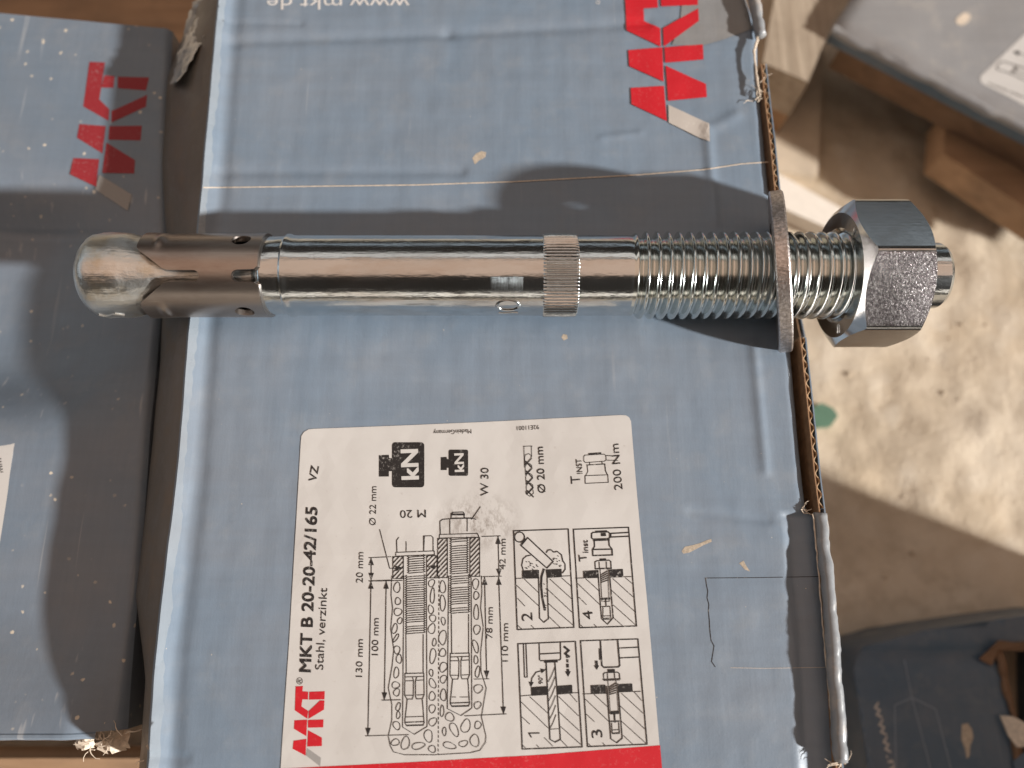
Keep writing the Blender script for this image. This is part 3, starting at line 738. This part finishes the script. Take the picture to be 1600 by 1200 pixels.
step_common(d, [(168, 92), (682, 70), (742, 1012), (208, 1032)], (558, 550, 530, 528), (285, 655), [[(285, 480), (425, 470), (432, 548), (288, 556)], [(517, 468), (652, 458), (655, 535), (522, 545)]],
    [((197, 610), (440, 845)), ((275, 565), (440, 715)), ((205, 745), (275, 810)), ((535, 565), (715, 740)), ((635, 540), (700, 615)), ((535, 700), (720, 870)), ((550, 830), (735, 995)), ((550, 950), (610, 1010)), ((405, 930), (480, 1005)), ((215, 1000), (235, 1020)), ((335, 995), (355, 1015))])
d.line([(420, 250), (455, 945), (500, 970), (548, 945), (515, 470), (498, 250)], 1.8).line([(425, 300), (415, 320)], 1.2)
for k in range(6): d.line([(440+k*2, 430+k*85), (470+k*2, 375+k*85), (498+k*2, 300+k*85)], 1.1)
d.line([(455, 855), (530, 850)], .9)
d.line([(358, 90), (362, 235), (372, 243), (540, 236), (550, 226), (548, 84)], 1.6).line([(360, 183), (548, 173)], 1.8).line([(410, 250), (515, 246)], 4.0)
d.line([(218, 95), (228, 390), (252, 388), (240, 94)], 1.5).line([(285, 470), (292, 400), (330, 345), (410, 325)], 1.6).arrow((283, 478), (288, 420), 8, 4).arrow((418, 322), (370, 335), 8, 4)
d.line([(585, 120), (622, 150), (590, 180), (625, 205)], 3.4).line([(605, 190), (612, 260)], 3.0, dash=(5, 2)).line([(610, 270), (615, 340)], 4.0, dash=(6, 2)).arrow((617, 388), (614, 330), 9, 4.5)
d.put('printed_step_picture', B, lab)
d = Draw(t5); d.line([(358, 888), (266, 890), (288, 925)], 1.9); d.put('printed_text', B, lab); text('90\u00b0', t5(392, 450), t5(388, 372), 6.5, B, lab, .01)
d = Draw(t5)
step_common(d, [(728, 65), (1240, 48), (1322, 988), (790, 1010)], (540, 534, 520, 516), (960, 1195), [[(818, 462), (948, 456), (955, 530), (822, 535)], [(1058, 452), (1188, 446), (1194, 520), (1065, 526)]],
    [((770, 585), (980, 785)), ((850, 545), (975, 660)), ((780, 720), (855, 790)), ((1095, 535), (1290, 715)), ((1205, 520), (1275, 600)), ((1080, 645), (1305, 855)), ((1090, 780), (1318, 985)), ((1110, 910), (1190, 985)), ((800, 985), (820, 1005)), ((925, 975), (945, 1000))])
d.line([(960, 470), (998, 940), (1050, 975), (1100, 935), (1060, 450)], 1.7).line([(972, 425), (995, 720), (1068, 715), (1045, 420)], 1.0)
for k in range(5): d.line([(980+k, 480+k*16), (1045, 440+k*22)], 1.5)
d.line([(1000, 705), (1062, 700)], 4.0).line([(1030, 720), (1034, 790)], 2.4).line([(1000, 785), (1070, 782)], 2.2).line([(1005, 800), (1010, 890), (1075, 885), (1068, 795)], 1.3).line([(1012, 862), (1072, 858)], 1.2).line([(1015, 892), (1072, 890)], 2.2)
d.line([(935, 400), (932, 360), (945, 350), (1060, 345), (1075, 358), (1078, 398)], 1.4).line([(968, 358), (970, 400)], 1.2).line([(1030, 352), (1034, 400)], 1.2).line([(928, 410), (1082, 404)], 1.6).line([(935, 420), (1078, 415)], 1.0).line([(978, 332), (1025, 330)], 4.4)
d.line([(905, 70), (918, 285), (935, 302), (1065, 298), (1078, 282), (1060, 66)], 2.2).line([(900, 140), (905, 230)], 3.4).line([(1072, 130), (1245, 122)], 1.7).line([(1078, 218), (1250, 210)], 1.7)
d.line([(868, 250), (872, 290)], 4.0).arrow((872, 325), (870, 280), 7, 4)
d.put('printed_step_picture', B, lab)
text('3', t5(925, 925), t5(915, 852), 16.5, B, lab)

# ---------------------------------------------------------------- left box, lower and dusty
LZ = -14.0
LYB, LYT = at(100, 1140, LZ).y, at(130, 44, LZ).y
LXR = edge_curve([(266, 50), (258, 200), (254, 350), (238, 560), (222, 800), (206, 1000), (196, 1150)], LZ)
def lz(x, y):
    z = LZ+.5*nz(x, y, 21, .02)+.12*nz(x, y, 25, .09)
    q = at(-40, 475, LZ); z -= 10.5*math.exp(-((x-q.x)/36)**2-((y-q.y)/28)**4)     # the flap sags here
    q = at(60, 1130, LZ); z += 6.0*sstep(q.y+26, q.y-6, y)*sstep(-84, -98, x)      # corner pushed up
    d, t = seg_d(x, y, at(-200, 356, LZ), at(240, 366, LZ)); z -= .5*math.exp(-(d/.5)**2)
    d = LXR(y)-x
    if d < 2: z -= 1.4*((2-max(0, d))/2)**2
    return z
lbox = empty('cardboard_box', (-170, 10, -85)); tag(lbox, 'dusty blue-grey cardboard box at the left, mostly in the shadow of its neighbour', 'box')
vs, fs = [], []
NX2, NY2 = 110, 190
for j in range(NY2+1):
    y = LYB+(LYT-LYB)*j/NY2; b = LXR(y); a = -250
    for i in range(NX2+1):
        x = b+(a-b)*(i/NX2)**1.35; yy = y+(b-x)*.10*(j/NY2); vs.append((x, yy, lz(x, y)))
k = NX2+1
fs = [(j*k+i+1, j*k+i, (j+1)*k+i, (j+1)*k+i+1) for j in range(NY2) for i in range(NX2)]
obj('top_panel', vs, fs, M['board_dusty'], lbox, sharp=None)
def skirt(idx, name):
    v2, f2 = [], []
    for i, q in enumerate(idx):
        x, y, z = vs[q]; v2 += [(x, y, z), (x, y, -85)]
    f2 = [(2*i, 2*i+1, 2*i+3, 2*i+2) for i in range(len(idx)-1)]
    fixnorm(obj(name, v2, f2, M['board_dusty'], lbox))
skirt([j*k for j in range(NY2+1)], 'side_panel'); skirt(list(range(k)), 'side_panel'); skirt([NY2*k+i for i in range(k)], 'side_panel'); skirt([j*k+NX2 for j in range(NY2+1)], 'side_panel')
# lip of the folded edge at the near end, torn corner
p = [(x, LYB-.6, lz(x, LYB)-.8) for x in [-200+2*i for i in range(int((LXR(LYB)+198)/2))]]
MB().tube(p, [.9*(1+.2*nz(q[0], 0, 3, .3)) for q in p], 10).build('folded_edge', M['board_dusty'], lbox)
c0 = at(168, 1152, LZ)
cv = []
for a in range(9):
    for b in range(15):
        x, y = c0.x-7.5+11*b/14, c0.y-3.2+5*a/8
        y += 1.2*nz(x, y, 3, .35); cv.append((x, y, LZ-1.2+2.6*nz(x, y, 7, .32)+1.3*nz(x, y, 2, .9)-.35*max(0, b-8)))
cf = [(a*15+b, a*15+b+1, (a+1)*15+b+1, (a+1)*15+b) for a in range(8) for b in range(14) if not (3 <= a <= 5 and 5 <= b <= 8) and not (a == 0 and b % 4 == 1) and not (a == 7 and b % 5 == 2)]
obj('torn_corner', cv, cf, M['torn'], lbox, True, 25)
b_ = box; box = lbox
fibres([(160, 1158), (190, 1150), (150, 1165)], 12, LZ+1.5, 9, L=4)
box = b_
t6l = ztr(0, 0, 3.158)
poly_print('printed_logo', pm(t6l, [
    [(442, 305), (518, 308), (490, 490), (540, 540), (535, 596), (410, 525)], [(515, 371), (566, 375), (560, 433), (500, 432)],
    [(581, 378), (736, 382), (720, 446), (580, 435)], [(726, 468), (720, 526), (550, 604), (550, 548)],
    [(392, 612), (522, 622), (505, 757), (380, 680)], [(540, 622), (700, 620), (693, 693), (535, 689)],
    [(525, 703), (666, 790), (662, 856), (505, 853)], [(362, 780), (490, 785), (476, 922), (345, 860)]]), M['red_dull'], lbox, lz, .06)
poly_print('printed_logo_foot', pm(t6l, [[(490, 862), (650, 960), (630, 1040), (470, 935)]]), M['grey_ink'], lbox, lz, .06)
text('\u00ae', t6l(472, 297), t6l(520, 293), 16, M['faint_ink'], lbox, .0, lz, .06)
ll = poly_print('label', [[(-60, 682), (15, 683), (21, 686), (23, 692), (12, 770), (-2, 860), (-60, 870)]], M['label'], lbox, lz, .12, 1.5)
text('mm', (5, 738), (2, 716), 6, B, ll, .0, lz, .2)

# ---------------------------------------------------------------- anchor bolt
BY, BZ = 23.2, 9.6
bolt = empty('anchor_bolt', (0, BY, 0)); tag(bolt, 'zinc plated wedge anchor bolt with hex nut, lying across the middle box', 'bolt')
VA = math.radians(24.0)                           # the side of the bolt that faces the viewer
def ring_pt(x, r, th): return (x, BY-r*math.sin(th), BZ+r*math.cos(th))
def lathe(name, prof, mat, parent, seg=96, wob=None, sharp=30):
    vs, fs = [], []
    for i, (x, r) in enumerate(prof):
        for q in range(seg):
            th = 2*math.pi*q/seg; dr = dxx = 0
            if wob: dxx, dr = wob(x, th)
            vs.append(ring_pt(x+dxx, max(.01, r+dr), th))
    for i in range(len(prof)-1):
        for q in range(seg): fs.append((i*seg+q, i*seg+(q+1) % seg, (i+1)*seg+(q+1) % seg, (i+1)*seg+q))
    fs += [tuple(range(seg)), tuple(range((len(prof)-1)*seg, len(prof)*seg))]
    return fixnorm(obj(name, vs, fs, mat, parent, True, sharp))
# cone end
prof = [(-98.3, .5), (-98.15, 3), (-97.6, 5.6), (-96.7, 7.6), (-95.6, 8.8), (-94.4, 9.45), (-93.2, 9.7), (-91, 9.72), (-88.5, 9.72), (-86.8, 9.6)]
prof += [(-86.2+11.5*i/14, 9.4-3.2*(i/14)) for i in range(15)]+[(-74, 6.15), (-58, 6.15), (-57.6, 6.4)]
lathe('cone_end', prof, M['zinc_dull'], bolt, 96, lambda x, t: (0, .22*nz(x, math.cos(t)*9, math.sin(t)*9, .4)*(1 if x < -84 else .3)+.08*nz(x, math.cos(t)*9, math.sin(t)*9, 1.1)))
# burr on the cone end
MB().tube([ring_pt(-93.5+i*.8, 9.7, math.radians(88+3*math.sin(i))) for i in range(8)], [.25+.25*abs(nz(i, 3, 1, .9)) for i in range(8)], 6).build('burr', M['zinc_dull'], bolt)
# expansion sleeve: rolled sheet with notches, slots and holes
R0, S0, S1 = 9.55, -82.5, -55.6
def wrap(a, s, r):                                # a = arc length (mm) from the viewer's side, s = along the bolt
    return ring_pt(s, r, VA+a/R0)
PER = 2*math.pi*R0
third = PER/3
def arc_pts(cx, cy_, rx, ry, a0, a1, n=8): return [(cx+rx*math.cos(math.radians(a0+(a1-a0)*i/n)), cy_+ry*math.sin(math.radians(a0+(a1-a0)*i/n))) for i in range(n+1)]
# outline in (s, a): three fingers
out = []
half = PER/2-.15
def notch(a):   # V notch with slot at the cone side, going upward in a
    return [(S0, a-7.2), (S0+.2, a-6.4), (S0+6.2, a-1.6), (S0+7.4, a-1.25), (S0+13.2, a-1.25)]+arc_pts(S0+13.2, a, 1.0, 1.2, -85, 85, 6)+[(S0+13.2, a+1.25), (S0+7.4, a+1.25), (S0+6.2, a+1.6), (S0+.2, a+6.4), (S0, a+7.2)]
def slot(a):    # U slot at the shank side, going downward in a
    return [(S1, a+2.1), (S1-.7, a+1.5), (S1-4.2, a+1.35)]+arc_pts(S1-4.2, a, 1.5, 1.35, 90, 270, 8)+[(S1-4.2, a-1.35), (S1-.7, a-1.5), (S1, a-2.1)]
out = [(S0, -half)]+notch(-third)+notch(0)+notch(third)+[(S0, half), (S1, half)]+slot(third)+slot(0)+slot(-third)+[(S1, -half)]
holes = [arc_pts(S1-4.6, a, 2.15, 1.9, 0, 345, 23) for a in (-third/2+.5, third/2-.3)]
V, F = sheet2d(out, holes, .55)
def dimple(s, a):
    z = 0
    for c in (-third/2, third/2, ):
        d2 = ((s-(S0+4.5))/1.0)**2+((a-c)/2.6)**2; z += .55*math.exp(-d2**1.5)
    return z
def sl_r(s, a): return R0+.25*sstep(S0+6, S0, s)+dimple(s, a)
sv = [wrap(p.y, p.x, sl_r(p.x, p.y)) for p in V]+[wrap(p.y, p.x, sl_r(p.x, p.y)-1.3) for p in V]
n = len(V); sf = [tuple(f) for f in F]+[tuple(i+n for i in reversed(f)) for f in F]
cnt = {}
for f in F:
    for i in range(len(f)):
        e_ = (f[i], f[(i+1) % len(f)]); cnt[e_] = cnt.get(e_, 0)+1
for (a, b) in list(cnt):
    if (b, a) not in cnt: sf.append((b, a, a+n, b+n))
fixnorm(obj('expansion_sleeve', sv, sf, M['sleeve'], bolt, True, 40))
# shank
def wobs(x, t): return (0, .012*nz(x, math.cos(t)*9, math.sin(t)*9, .25))
lathe('collar', [(-58, 6.3), (-56.2, 8.6), (-55.4, 8.95), (-51.4, 8.95), (-51.1, 8.8)], M['zinc'], bolt)
pr = [(-51.3, 8.5), (-51.2, 9.35), (-50.8, 9.55), (-50.2, 9.5), (-49.6, 9.22)]+[(-49+i*1.0, 9.2) for i in range(57)]+[(7.6, 9.2)]
lathe('shank', pr, M['zinc'], bolt, 128, wobs)
# knurled band
vs, fs = [], []; seg = 70*8; xs = [6.9, 7.05, 7.3]+[7.3+7.2*i/6 for i in range(1, 7)]+[14.75, 14.9]
for i, x in enumerate(xs):
    amp = 0 if i in (0, len(xs)-1) else (.5 if i in (1, len(xs)-2) else 1)
    for q in range(seg):
        th = 2*math.pi*q/seg; s = math.sin(th*70); vs.append(ring_pt(x, 9.19+amp*(.10+.20*s), th))
for i in range(len(xs)-1):
    for q in range(seg): fs.append((i*seg+q, i*seg+(q+1) % seg, (i+1)*seg+(q+1) % seg, (i+1)*seg+q))
fixnorm(obj('knurled_band', vs, fs, M['zinc'], bolt, True, None))
lathe('shank', [(14.2, 9.2), (18, 9.2), (22, 9.2), (26, 9.2), (27.0, 9.15), (28.2, 8.8)], M['zinc'], bolt, 128, wobs)
# stamped marks on the shank: a hatched patch, a ring and a dash
def on_shank(x, a, r=9.2): return ring_pt(x, r, VA+a/9.2)
mb = MB(); x = -4.6
while x < 2.6:
    a0, a1 = .2+random.uniform(-.1, .1), 4.6+random.uniform(-.2, .2)
    mb.tube([on_shank(x, a0+(a1-a0)*i/4, 9.19) for i in range(5)], .085+.05*random.random(), 5); x += .33
mb.build('stamped_patch', M['zinc_nut'], bolt)
MB().tube([on_shank(-.9+2.5*math.cos(t), 7.4+1.55*math.sin(t), 9.2) for t in [2*math.pi*i/36 for i in range(37)]], .34, 8, False).build('stamped_ring', M['zinc'], bolt)
MB().tube([on_shank(-3+4.3*i/6, 10.2+.15*math.sin(i), 9.22) for i in range(7)], .2, 6).build('stamped_dash', M['zinc'], bolt)
# rolled thread (a true helix, joined along its seam)
PITCH, NS, NT = 2.5, 14, 120
TX0, TX1 = 26.3, 92.0
MJ = int((TX1-TX0+PITCH)/PITCH*NS)
def tprof(f):
    f = f-math.floor(f); q = abs(f-.5)*2          # 0 at crest
    return 8.5+1.5*(1-sstep(.10, .86, q))
vs, fs = [], []
for q in range(NT):
    for j in range(MJ+1):
        x = TX0-PITCH+j*PITCH/NS+PITCH*q/NT
        r = tprof(j/NS); r = 9.15+(r-9.15)*sstep(TX0-.2, TX0+3.6, x); xx = min(max(x, TX0), TX1)
        vs.append(ring_pt(xx, r, -2*math.pi*q/NT))
k = MJ+1
for q in range(NT):
    for j in range(MJ):
        if q < NT-1: fs.append((q*k+j, q*k+j+1, (q+1)*k+j+1, (q+1)*k+j))
        elif j+NS+1 <= MJ: fs.append((q*k+j, q*k+j+1, j+1+NS, j+NS))
fixnorm(obj('thread', vs, fs, M['zinc_thread'], bolt, True, None))
lathe('end_point', [(90, 8.4), (92.5, 8.4), (93.2, 7.6), (97.2, 7.5), (98.0, 7.0), (98.2, 6.2), (98.25, 1)], M['zinc'], bolt)
# hex nut
NX0, NL, AF = 74.6, 15.6, 15.0
vs, fs = [], []; seg = 180
rot = math.radians(35)
rings = []
for q in range(seg):
    ph = 2*math.pi*q/seg
    m_ = (ph+math.pi/6) % (math.pi/3)-math.pi/6
    rh = AF/math.cos(m_); rh = min(rh, 17.15); a = max(0, rh-14.3)*math.tan(math.radians(32))+.05
    rings.append([(NX0+1.6, 9.2), (NX0+.1, 10.7), (NX0, 10.9), (NX0, 14.2), (NX0+a, rh), (NX0+NL-a, rh), (NX0+NL, 14.2), (NX0+NL, 10.9), (NX0+NL-1.6, 9.0)])
for q in range(seg):
    for (x, r) in rings[q]: vs.append(ring_pt(x, r, rot+2*math.pi*q/seg))
k = 9
for q in range(seg):
    for j in range(k-1): fs.append((q*k+j, q*k+j+1, ((q+1) % seg)*k+j+1, ((q+1) % seg)*k+j))
nut = fixnorm(obj('hex_nut', vs, fs, M['zinc_nut'], bolt, True, 22))
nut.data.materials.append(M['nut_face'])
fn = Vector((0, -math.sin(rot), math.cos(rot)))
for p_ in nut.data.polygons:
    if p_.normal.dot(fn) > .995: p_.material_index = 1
nut['label'] = 'hexagonal zinc plated nut on the threaded end'
mb = MB()
for aa in (62, 66, -58, -62):
    th = rot+math.radians(aa)
    mb.tube([ring_pt(NX0-.02, 11.4, th), ring_pt(NX0-.02, 13.4, th)], .16, 5)
mb.build('stamped_grade', M['zinc_nut'], nut)

# ---------------------------------------------------------------- washer, loose on the thread and leaning
wc = Vector((61.9, BY+.9, 9.5))
view = (Vector((0, CY, CZ))-wc).normalized()
tdir = (at(1217, 298, 10)-at(1233, 545, 10)).normalized()
wn = view.cross(tdir).normalized(); wn = wn if wn.x > 0 else -wn
wn = (wn+view*(-.035)).normalized()
e1 = tdir-wn*tdir.dot(wn); e1.normalize(); e2 = wn.cross(e1)
vs, fs = [], []; seg = 120; T = 3.0
for q in range(seg):
    t = 2*math.pi*q/seg; dirv = e1*math.cos(t)+e2*math.sin(t)
    for r, h in ((11.3, -T/2), (18.2, -T/2), (18.5, -T/2+.25), (18.5, T/2-.35), (18.15, T/2), (11.3, T/2)):
        vs.append(wc+dirv*r+wn*h)
k = 6
for q in range(seg):
    for j in range(k): fs.append((q*k+j, q*k+(j+1) % k, ((q+1) % seg)*k+(j+1) % k, ((q+1) % seg)*k+j))
ws = fixnorm(obj('flat_washer', [tuple(v) for v in vs], fs, M['zinc_rough'], None, True, 30))
tag(ws, 'thin round steel washer hanging on the bolt thread at the box edge', 'washer')

# ---------------------------------------------------------------- things around: pallets, other boxes, scraps
def plank(name, poly, z0, z1, mat, parent):
    return MB().prism([(p[0], p[1]) for p in poly], z0, z1).build(name, M[mat], parent, False)
pal = empty('wooden_pallet', (-60, 10, GZ)); tag(pal, 'brown wooden pallet carrying the middle and left boxes', 'pallet')
for y0, y1 in ((-165, -95), (-70, 0), (25, 95), (104, 190)): plank('deck_plank', [(-330, y0), (52, y0), (52, y1), (-330, y1)], -107, -85.2, 'wood', pal)
for x in (-320, -160, -10):
    for y in (-130, 10, 140): plank('block', [(x, y-30), (x+50, y-30), (x+50, y+30), (x, y+30)], GZ-3, -107.2, 'wood_end', pal)

# far box with its label, standing on a second pallet
TZ = -80.0
A = at(1306, 37, TZ); Bp = at(1600, 188, TZ); u1 = (Bp-A).normalized(); u2 = Vector((-u1.y, u1.x, 0))
def rect(o, l0, l1, w0, w1): return [o+u1*l0+u2*w0, o+u1*l1+u2*w0, o+u1*l1+u2*w1, o+u1*l0+u2*w1]
rb = empty('cardboard_box', tuple((A+u1*80+u2*60).to_tuple()[:2])+(-91,)); tag(rb, 'grey cardboard box at the upper right, with a white label corner', 'box')
vs, fs = [], []
n1, n2 = 60, 45
def rz(x, y): return TZ+.5*nz(x, y, 41, .03)+.15*nz(x, y, 45, .12)
for j in range(n2+1):
    for i in range(n1+1):
        l, w = -.5+180*i/n1, 130*j/n2; p = A+u1*l+u2*w
        e = .9*nz(l, 1, 3, .12)*(1 if j == 0 else 0); p = p+u2*e
        z = rz(p.x, p.y)-1.6*max(0, 1-w/4.0)**2-1.5*max(0, 1-(l+.5)/5)**2; vs.append((p.x, p.y, z))
k = n1+1; fs = [(j*k+i, j*k+i+1, (j+1)*k+i+1, (j+1)*k+i) for j in range(n2) for i in range(n1)]
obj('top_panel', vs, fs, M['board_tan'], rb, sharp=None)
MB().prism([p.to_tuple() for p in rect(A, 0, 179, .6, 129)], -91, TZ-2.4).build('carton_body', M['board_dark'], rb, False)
e = [A+u1*l+u2*(.2+.9*nz(l, 1, 3, .12)) for l in [2.0*i for i in range(90)]]
MB().tube([(p.x, p.y, TZ-3.4+.3*nz(p.x, p.y, 2, .2)) for p in e], 2.0, 10).build('folded_edge', M['board_tan'], rb)
rl = poly_print('label', [[(1531, 126), (1532, 119), (1600, 54), (1690, -30), (1760, 40), (1690, 205), (1600, 164), (1536, 131)]], M['label'], rb, rz, .12)
t8 = ztr(1400, 0, 6.0); rk = dict(zf=rz, eps=.2)
d = Draw(t8); d.line([(1010, 575), (1130, 615), (1075, 690), (950, 650), (940, 630), (985, 580)], 1.3, True).line([(1130, 615), (1260, 660)], 1.3).line([(1075, 690), (1230, 760)], 1.3).line([(1140, 625), (1105, 680)], 1.2).line([(1105, 660), (1260, 720)], 1.2).arrow((1098, 480), (1200, 520), 10, 4).line([(1098, 480), (1300, 545)], 1.0)
d.put('printed_drawing', B, rl, **rk)
text('www.mkt.de', t8(860, 785), t8(1300, 965), 4, B, rl, zf=rz, eps=.2)
poly_print('dust_mark', [[t8(*p) for p in [(560, 190), (590, 150), (640, 118), (690, 130), (700, 165), (665, 215), (620, 238), (575, 225)]]], M['torn'], rb, rz, .12)
pal2 = empty('wooden_pallet', (A.x+60, A.y+60, GZ)); tag(pal2, 'sunlit wooden pallet with rough planks under the upper right box', 'pallet')
# plank sticking out beneath the box
q0 = [at(u, v, -106.4) for u, v in [(1478, 175), (1640, 258), (1640, 350), (1474, 240)]]
plank('deck_plank', q0+[], -122, -106.4, 'wood', pal2)  # kept in the lighter wood, sunlight put into the colour
for w0, w1 in ((4, 40), (48, 84), (92, 128)): plank('deck_plank', [p.to_tuple() for p in rect(A, 6, 178, w0, w1)], -106, -91.2, 'wood_dark', pal2)
plank('block', [p.to_tuple() for p in rect(A, 100, 150, 4, 60)], GZ-3, -124.2, 'wood_dark', pal2)
plank('block', [p.to_tuple() for p in rect(A, 60, 90, 20, 90)], GZ-3, -124.2, 'wood_dark', pal2)
# plank end and low board beside the middle box
q = [at(u, v, -86) for u, v in [(1192, 98), (1263, 128), (1330, -40), (1220, -60)]]
bb = empty('wooden_plank', ((q[0].x+q[1].x)/2, q[0].y+20, GZ)); tag(bb, 'short weathered plank with a brown sawn end beside the middle box', 'plank')
plank('plank_board', q, -108, -86, 'wood_y', bb)
qq = [q[0]+(q[2]-q[0])*.15, q[1]+(q[2]-q[1])*.1, q[2], q[3]]
plank('block', qq, GZ-3, -108.2, 'wood_end', bb)
q = [at(u, v, -128) for u, v in [(1150, 262), (1278, 275), (1288, 60), (1160, 40)]]
lo = MB().prism([p.to_tuple() for p in q], GZ-3, -128).build('low_board', M['white_wood'], None, False)
lo.data.materials.clear(); lo.data.materials.append(plain('dusty_pale_board', (.56, .47, .36), .9, noise_amt=.2, sc=60))
tag(lo, 'pale dusty board lying on the sand left of the upper right box', 'board')
q = [at(u, v, -126) for u, v in [(1130, 232), (1210, 268), (1345, 342), (1330, 372), (1215, 322), (1120, 280)]]
st = MB().prism([p.to_tuple() for p in q], GZ-3, -126).build('white_batten', M['white_wood'], None, False)
tag(st, 'white batten on the sand behind the hex nut', 'batten')
gp = [at(u, v, GZ) for u, v in [(1262, 640), (1280, 632), (1298, 640), (1306, 652), (1294, 668), (1270, 670)]]
gr = MB().prism([p.to_tuple() for p in gp], GZ-1, gh(gp[2].x, gp[2].y)+2.5).build('plastic_scrap', M['green'], None, False)
tag(gr, 'small green plastic scrap on the sand at the box edge', 'scrap')
# small stones and clods in the sand
mb = MB()
for _ in range(50):
    u, v = random.uniform(1230, 1640), random.uniform(200, 1010); p = at(u, v, GZ); r = random.choice([.4, .5, .7, 1])*random.uniform(.6, 1.3)
    z = gh(p.x, p.y); vv = []; ff = []
    for a in range(5):
        for b in range(7):
            th = math.pi*a/4; ph = 2*math.pi*b/7; rr = r*(1+.25*nz(p.x+a*3, p.y+b*5, 2, .9))
            vv.append((p.x+rr*math.sin(th)*math.cos(ph), p.y+rr*math.sin(th)*math.sin(ph), z+.1*r+.6*rr*math.cos(th)))
    for a in range(4):
        for b in range(7): ff.append((a*7+b, a*7+(b+1) % 7, (a+1)*7+(b+1) % 7, (a+1)*7+b))
    mb.add(vv, ff)
pb = mb.build('pebbles', M['ground'], None, True, 60); pb['kind'] = 'stuff'; tag(pb, 'sand clods and small stones on the ground', 'pebbles')

# box at the lower right with its torn open side
DZ = -96.0
def dz(x, y): return DZ+.4*nz(x, y, 61, .03)-1.2*math.exp(-(((y-at(1450, 1028, DZ).y)/1.6)**2))
rc = at(1520, 1150, DZ)
db = empty('cardboard_box', (rc.x, rc.y, GZ)); tag(db, 'dark blue cardboard box at the lower right, torn open and in shade', 'box')
ol = [(1334, 1045), (1338, 1024), (1350, 1010), (1390, 1000), (1440, 986), (1520, 974), (1600, 962), (1700, 950), (1712, 1320), (1375, 1340)]
op = [at(u, v, DZ) for u, v in ol]
hole = [at(u, v, DZ).to_tuple()[:2] for u, v in [(1556, 1012), (1600, 1008), (1670, 1002), (1690, 1200), (1695, 1290), (1610, 1290), (1590, 1200), (1583, 1130), (1568, 1060)]]
V, F = sheet2d([p.to_tuple()[:2] for p in op], [hole], 3.0)
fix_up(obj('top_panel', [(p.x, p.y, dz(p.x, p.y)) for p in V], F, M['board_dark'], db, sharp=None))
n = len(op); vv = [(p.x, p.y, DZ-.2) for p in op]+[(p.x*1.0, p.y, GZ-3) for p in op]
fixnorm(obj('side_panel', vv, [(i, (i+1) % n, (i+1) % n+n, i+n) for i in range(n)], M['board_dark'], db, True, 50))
hl = [Vector(h) for h in densify(hole, 2)]
MB().tube([(p.x+.6*nz(p.x, p.y, 3, .3), p.y, DZ+.6+.8*nz(p.x, p.y, 6, .2)) for p in hl+[hl[0]]], [1.3*(1+.5*nz(p.x, p.y, 9, .3)) for p in hl+[hl[0]]], 7).build('torn_edge', M['wood_dark'], db)
def flap(px, z0, dzs, mat, name='torn_flap'):
    q = [at(u, v, z0+dzz) for (u, v), dzz in zip(px, dzs)]; nn = len(q)
    vv = [p.to_tuple() for p in q]+[(p.x+.3, p.y, p.z-1.0) for p in q]
    fixnorm(obj(name, vv, [tuple(range(nn)), tuple(range(nn, 2*nn))]+[(i, (i+1) % nn, (i+1) % nn+nn, i+nn) for i in range(nn)], M[mat], db, False))
flap([(1530, 1030), (1562, 1000), (1600, 1006), (1600, 1018), (1560, 1016), (1550, 1040)], DZ+1, [0, 3, 4, 2, 2, 0], 'wood_dark')
flap([(1563, 1118), (1585, 1120), (1612, 1135), (1612, 1165), (1590, 1168), (1576, 1150)], DZ+2, [0, 3, 6, 4, 1, 0], 'torn')
flap([(1583, 1190), (1600, 1176), (1640, 1180), (1640, 1240), (1596, 1240)], DZ+1, [0, 2, 4, 2, 0], 'board_dark')
dk = dict(zf=dz, eps=.15)
d = Draw(); d.line([(1413, 1032), (1425, 1090), (1455, 1205)], 1.6).line([(1400, 1205), (1398, 1102), (1425, 1090), (1462, 1108), (1487, 1205)], 1.6).put('printed_outline', M['faint_ink'], db, **dk)
text('www.mkt.de', (1364, 1098), (1412, 1290), 13, M['logo_grey'], db, .01, **dk)
poly_print('mud_smear', [[(1503, 1132), (1512, 1130), (1519, 1140), (1521, 1152), (1516, 1165), (1515, 1180), (1511, 1186), (1508, 1170), (1502, 1155)]], M['mud'], db, dz, .12)
# neighbour box standing just outside the picture: it keeps the lower right one in shade
s0 = at(1830, 957, GZ)
sb = empty('cardboard_box', (s0.x+60, s0.y-90, GZ)); tag(sb, 'taller blue-grey cardboard box outside the picture beside the torn one', 'box')
sa_ = Vector((2.25, -.95, 0)).normalized(); sb_ = Vector((sa_.y, -sa_.x, 0))
MB().prism([p.to_tuple() for p in (s0, s0+sb_*105, s0+sa_*120+sb_*105, s0+sa_*120)], GZ-3, -5).build('carton_body', M['board'], sb, False)
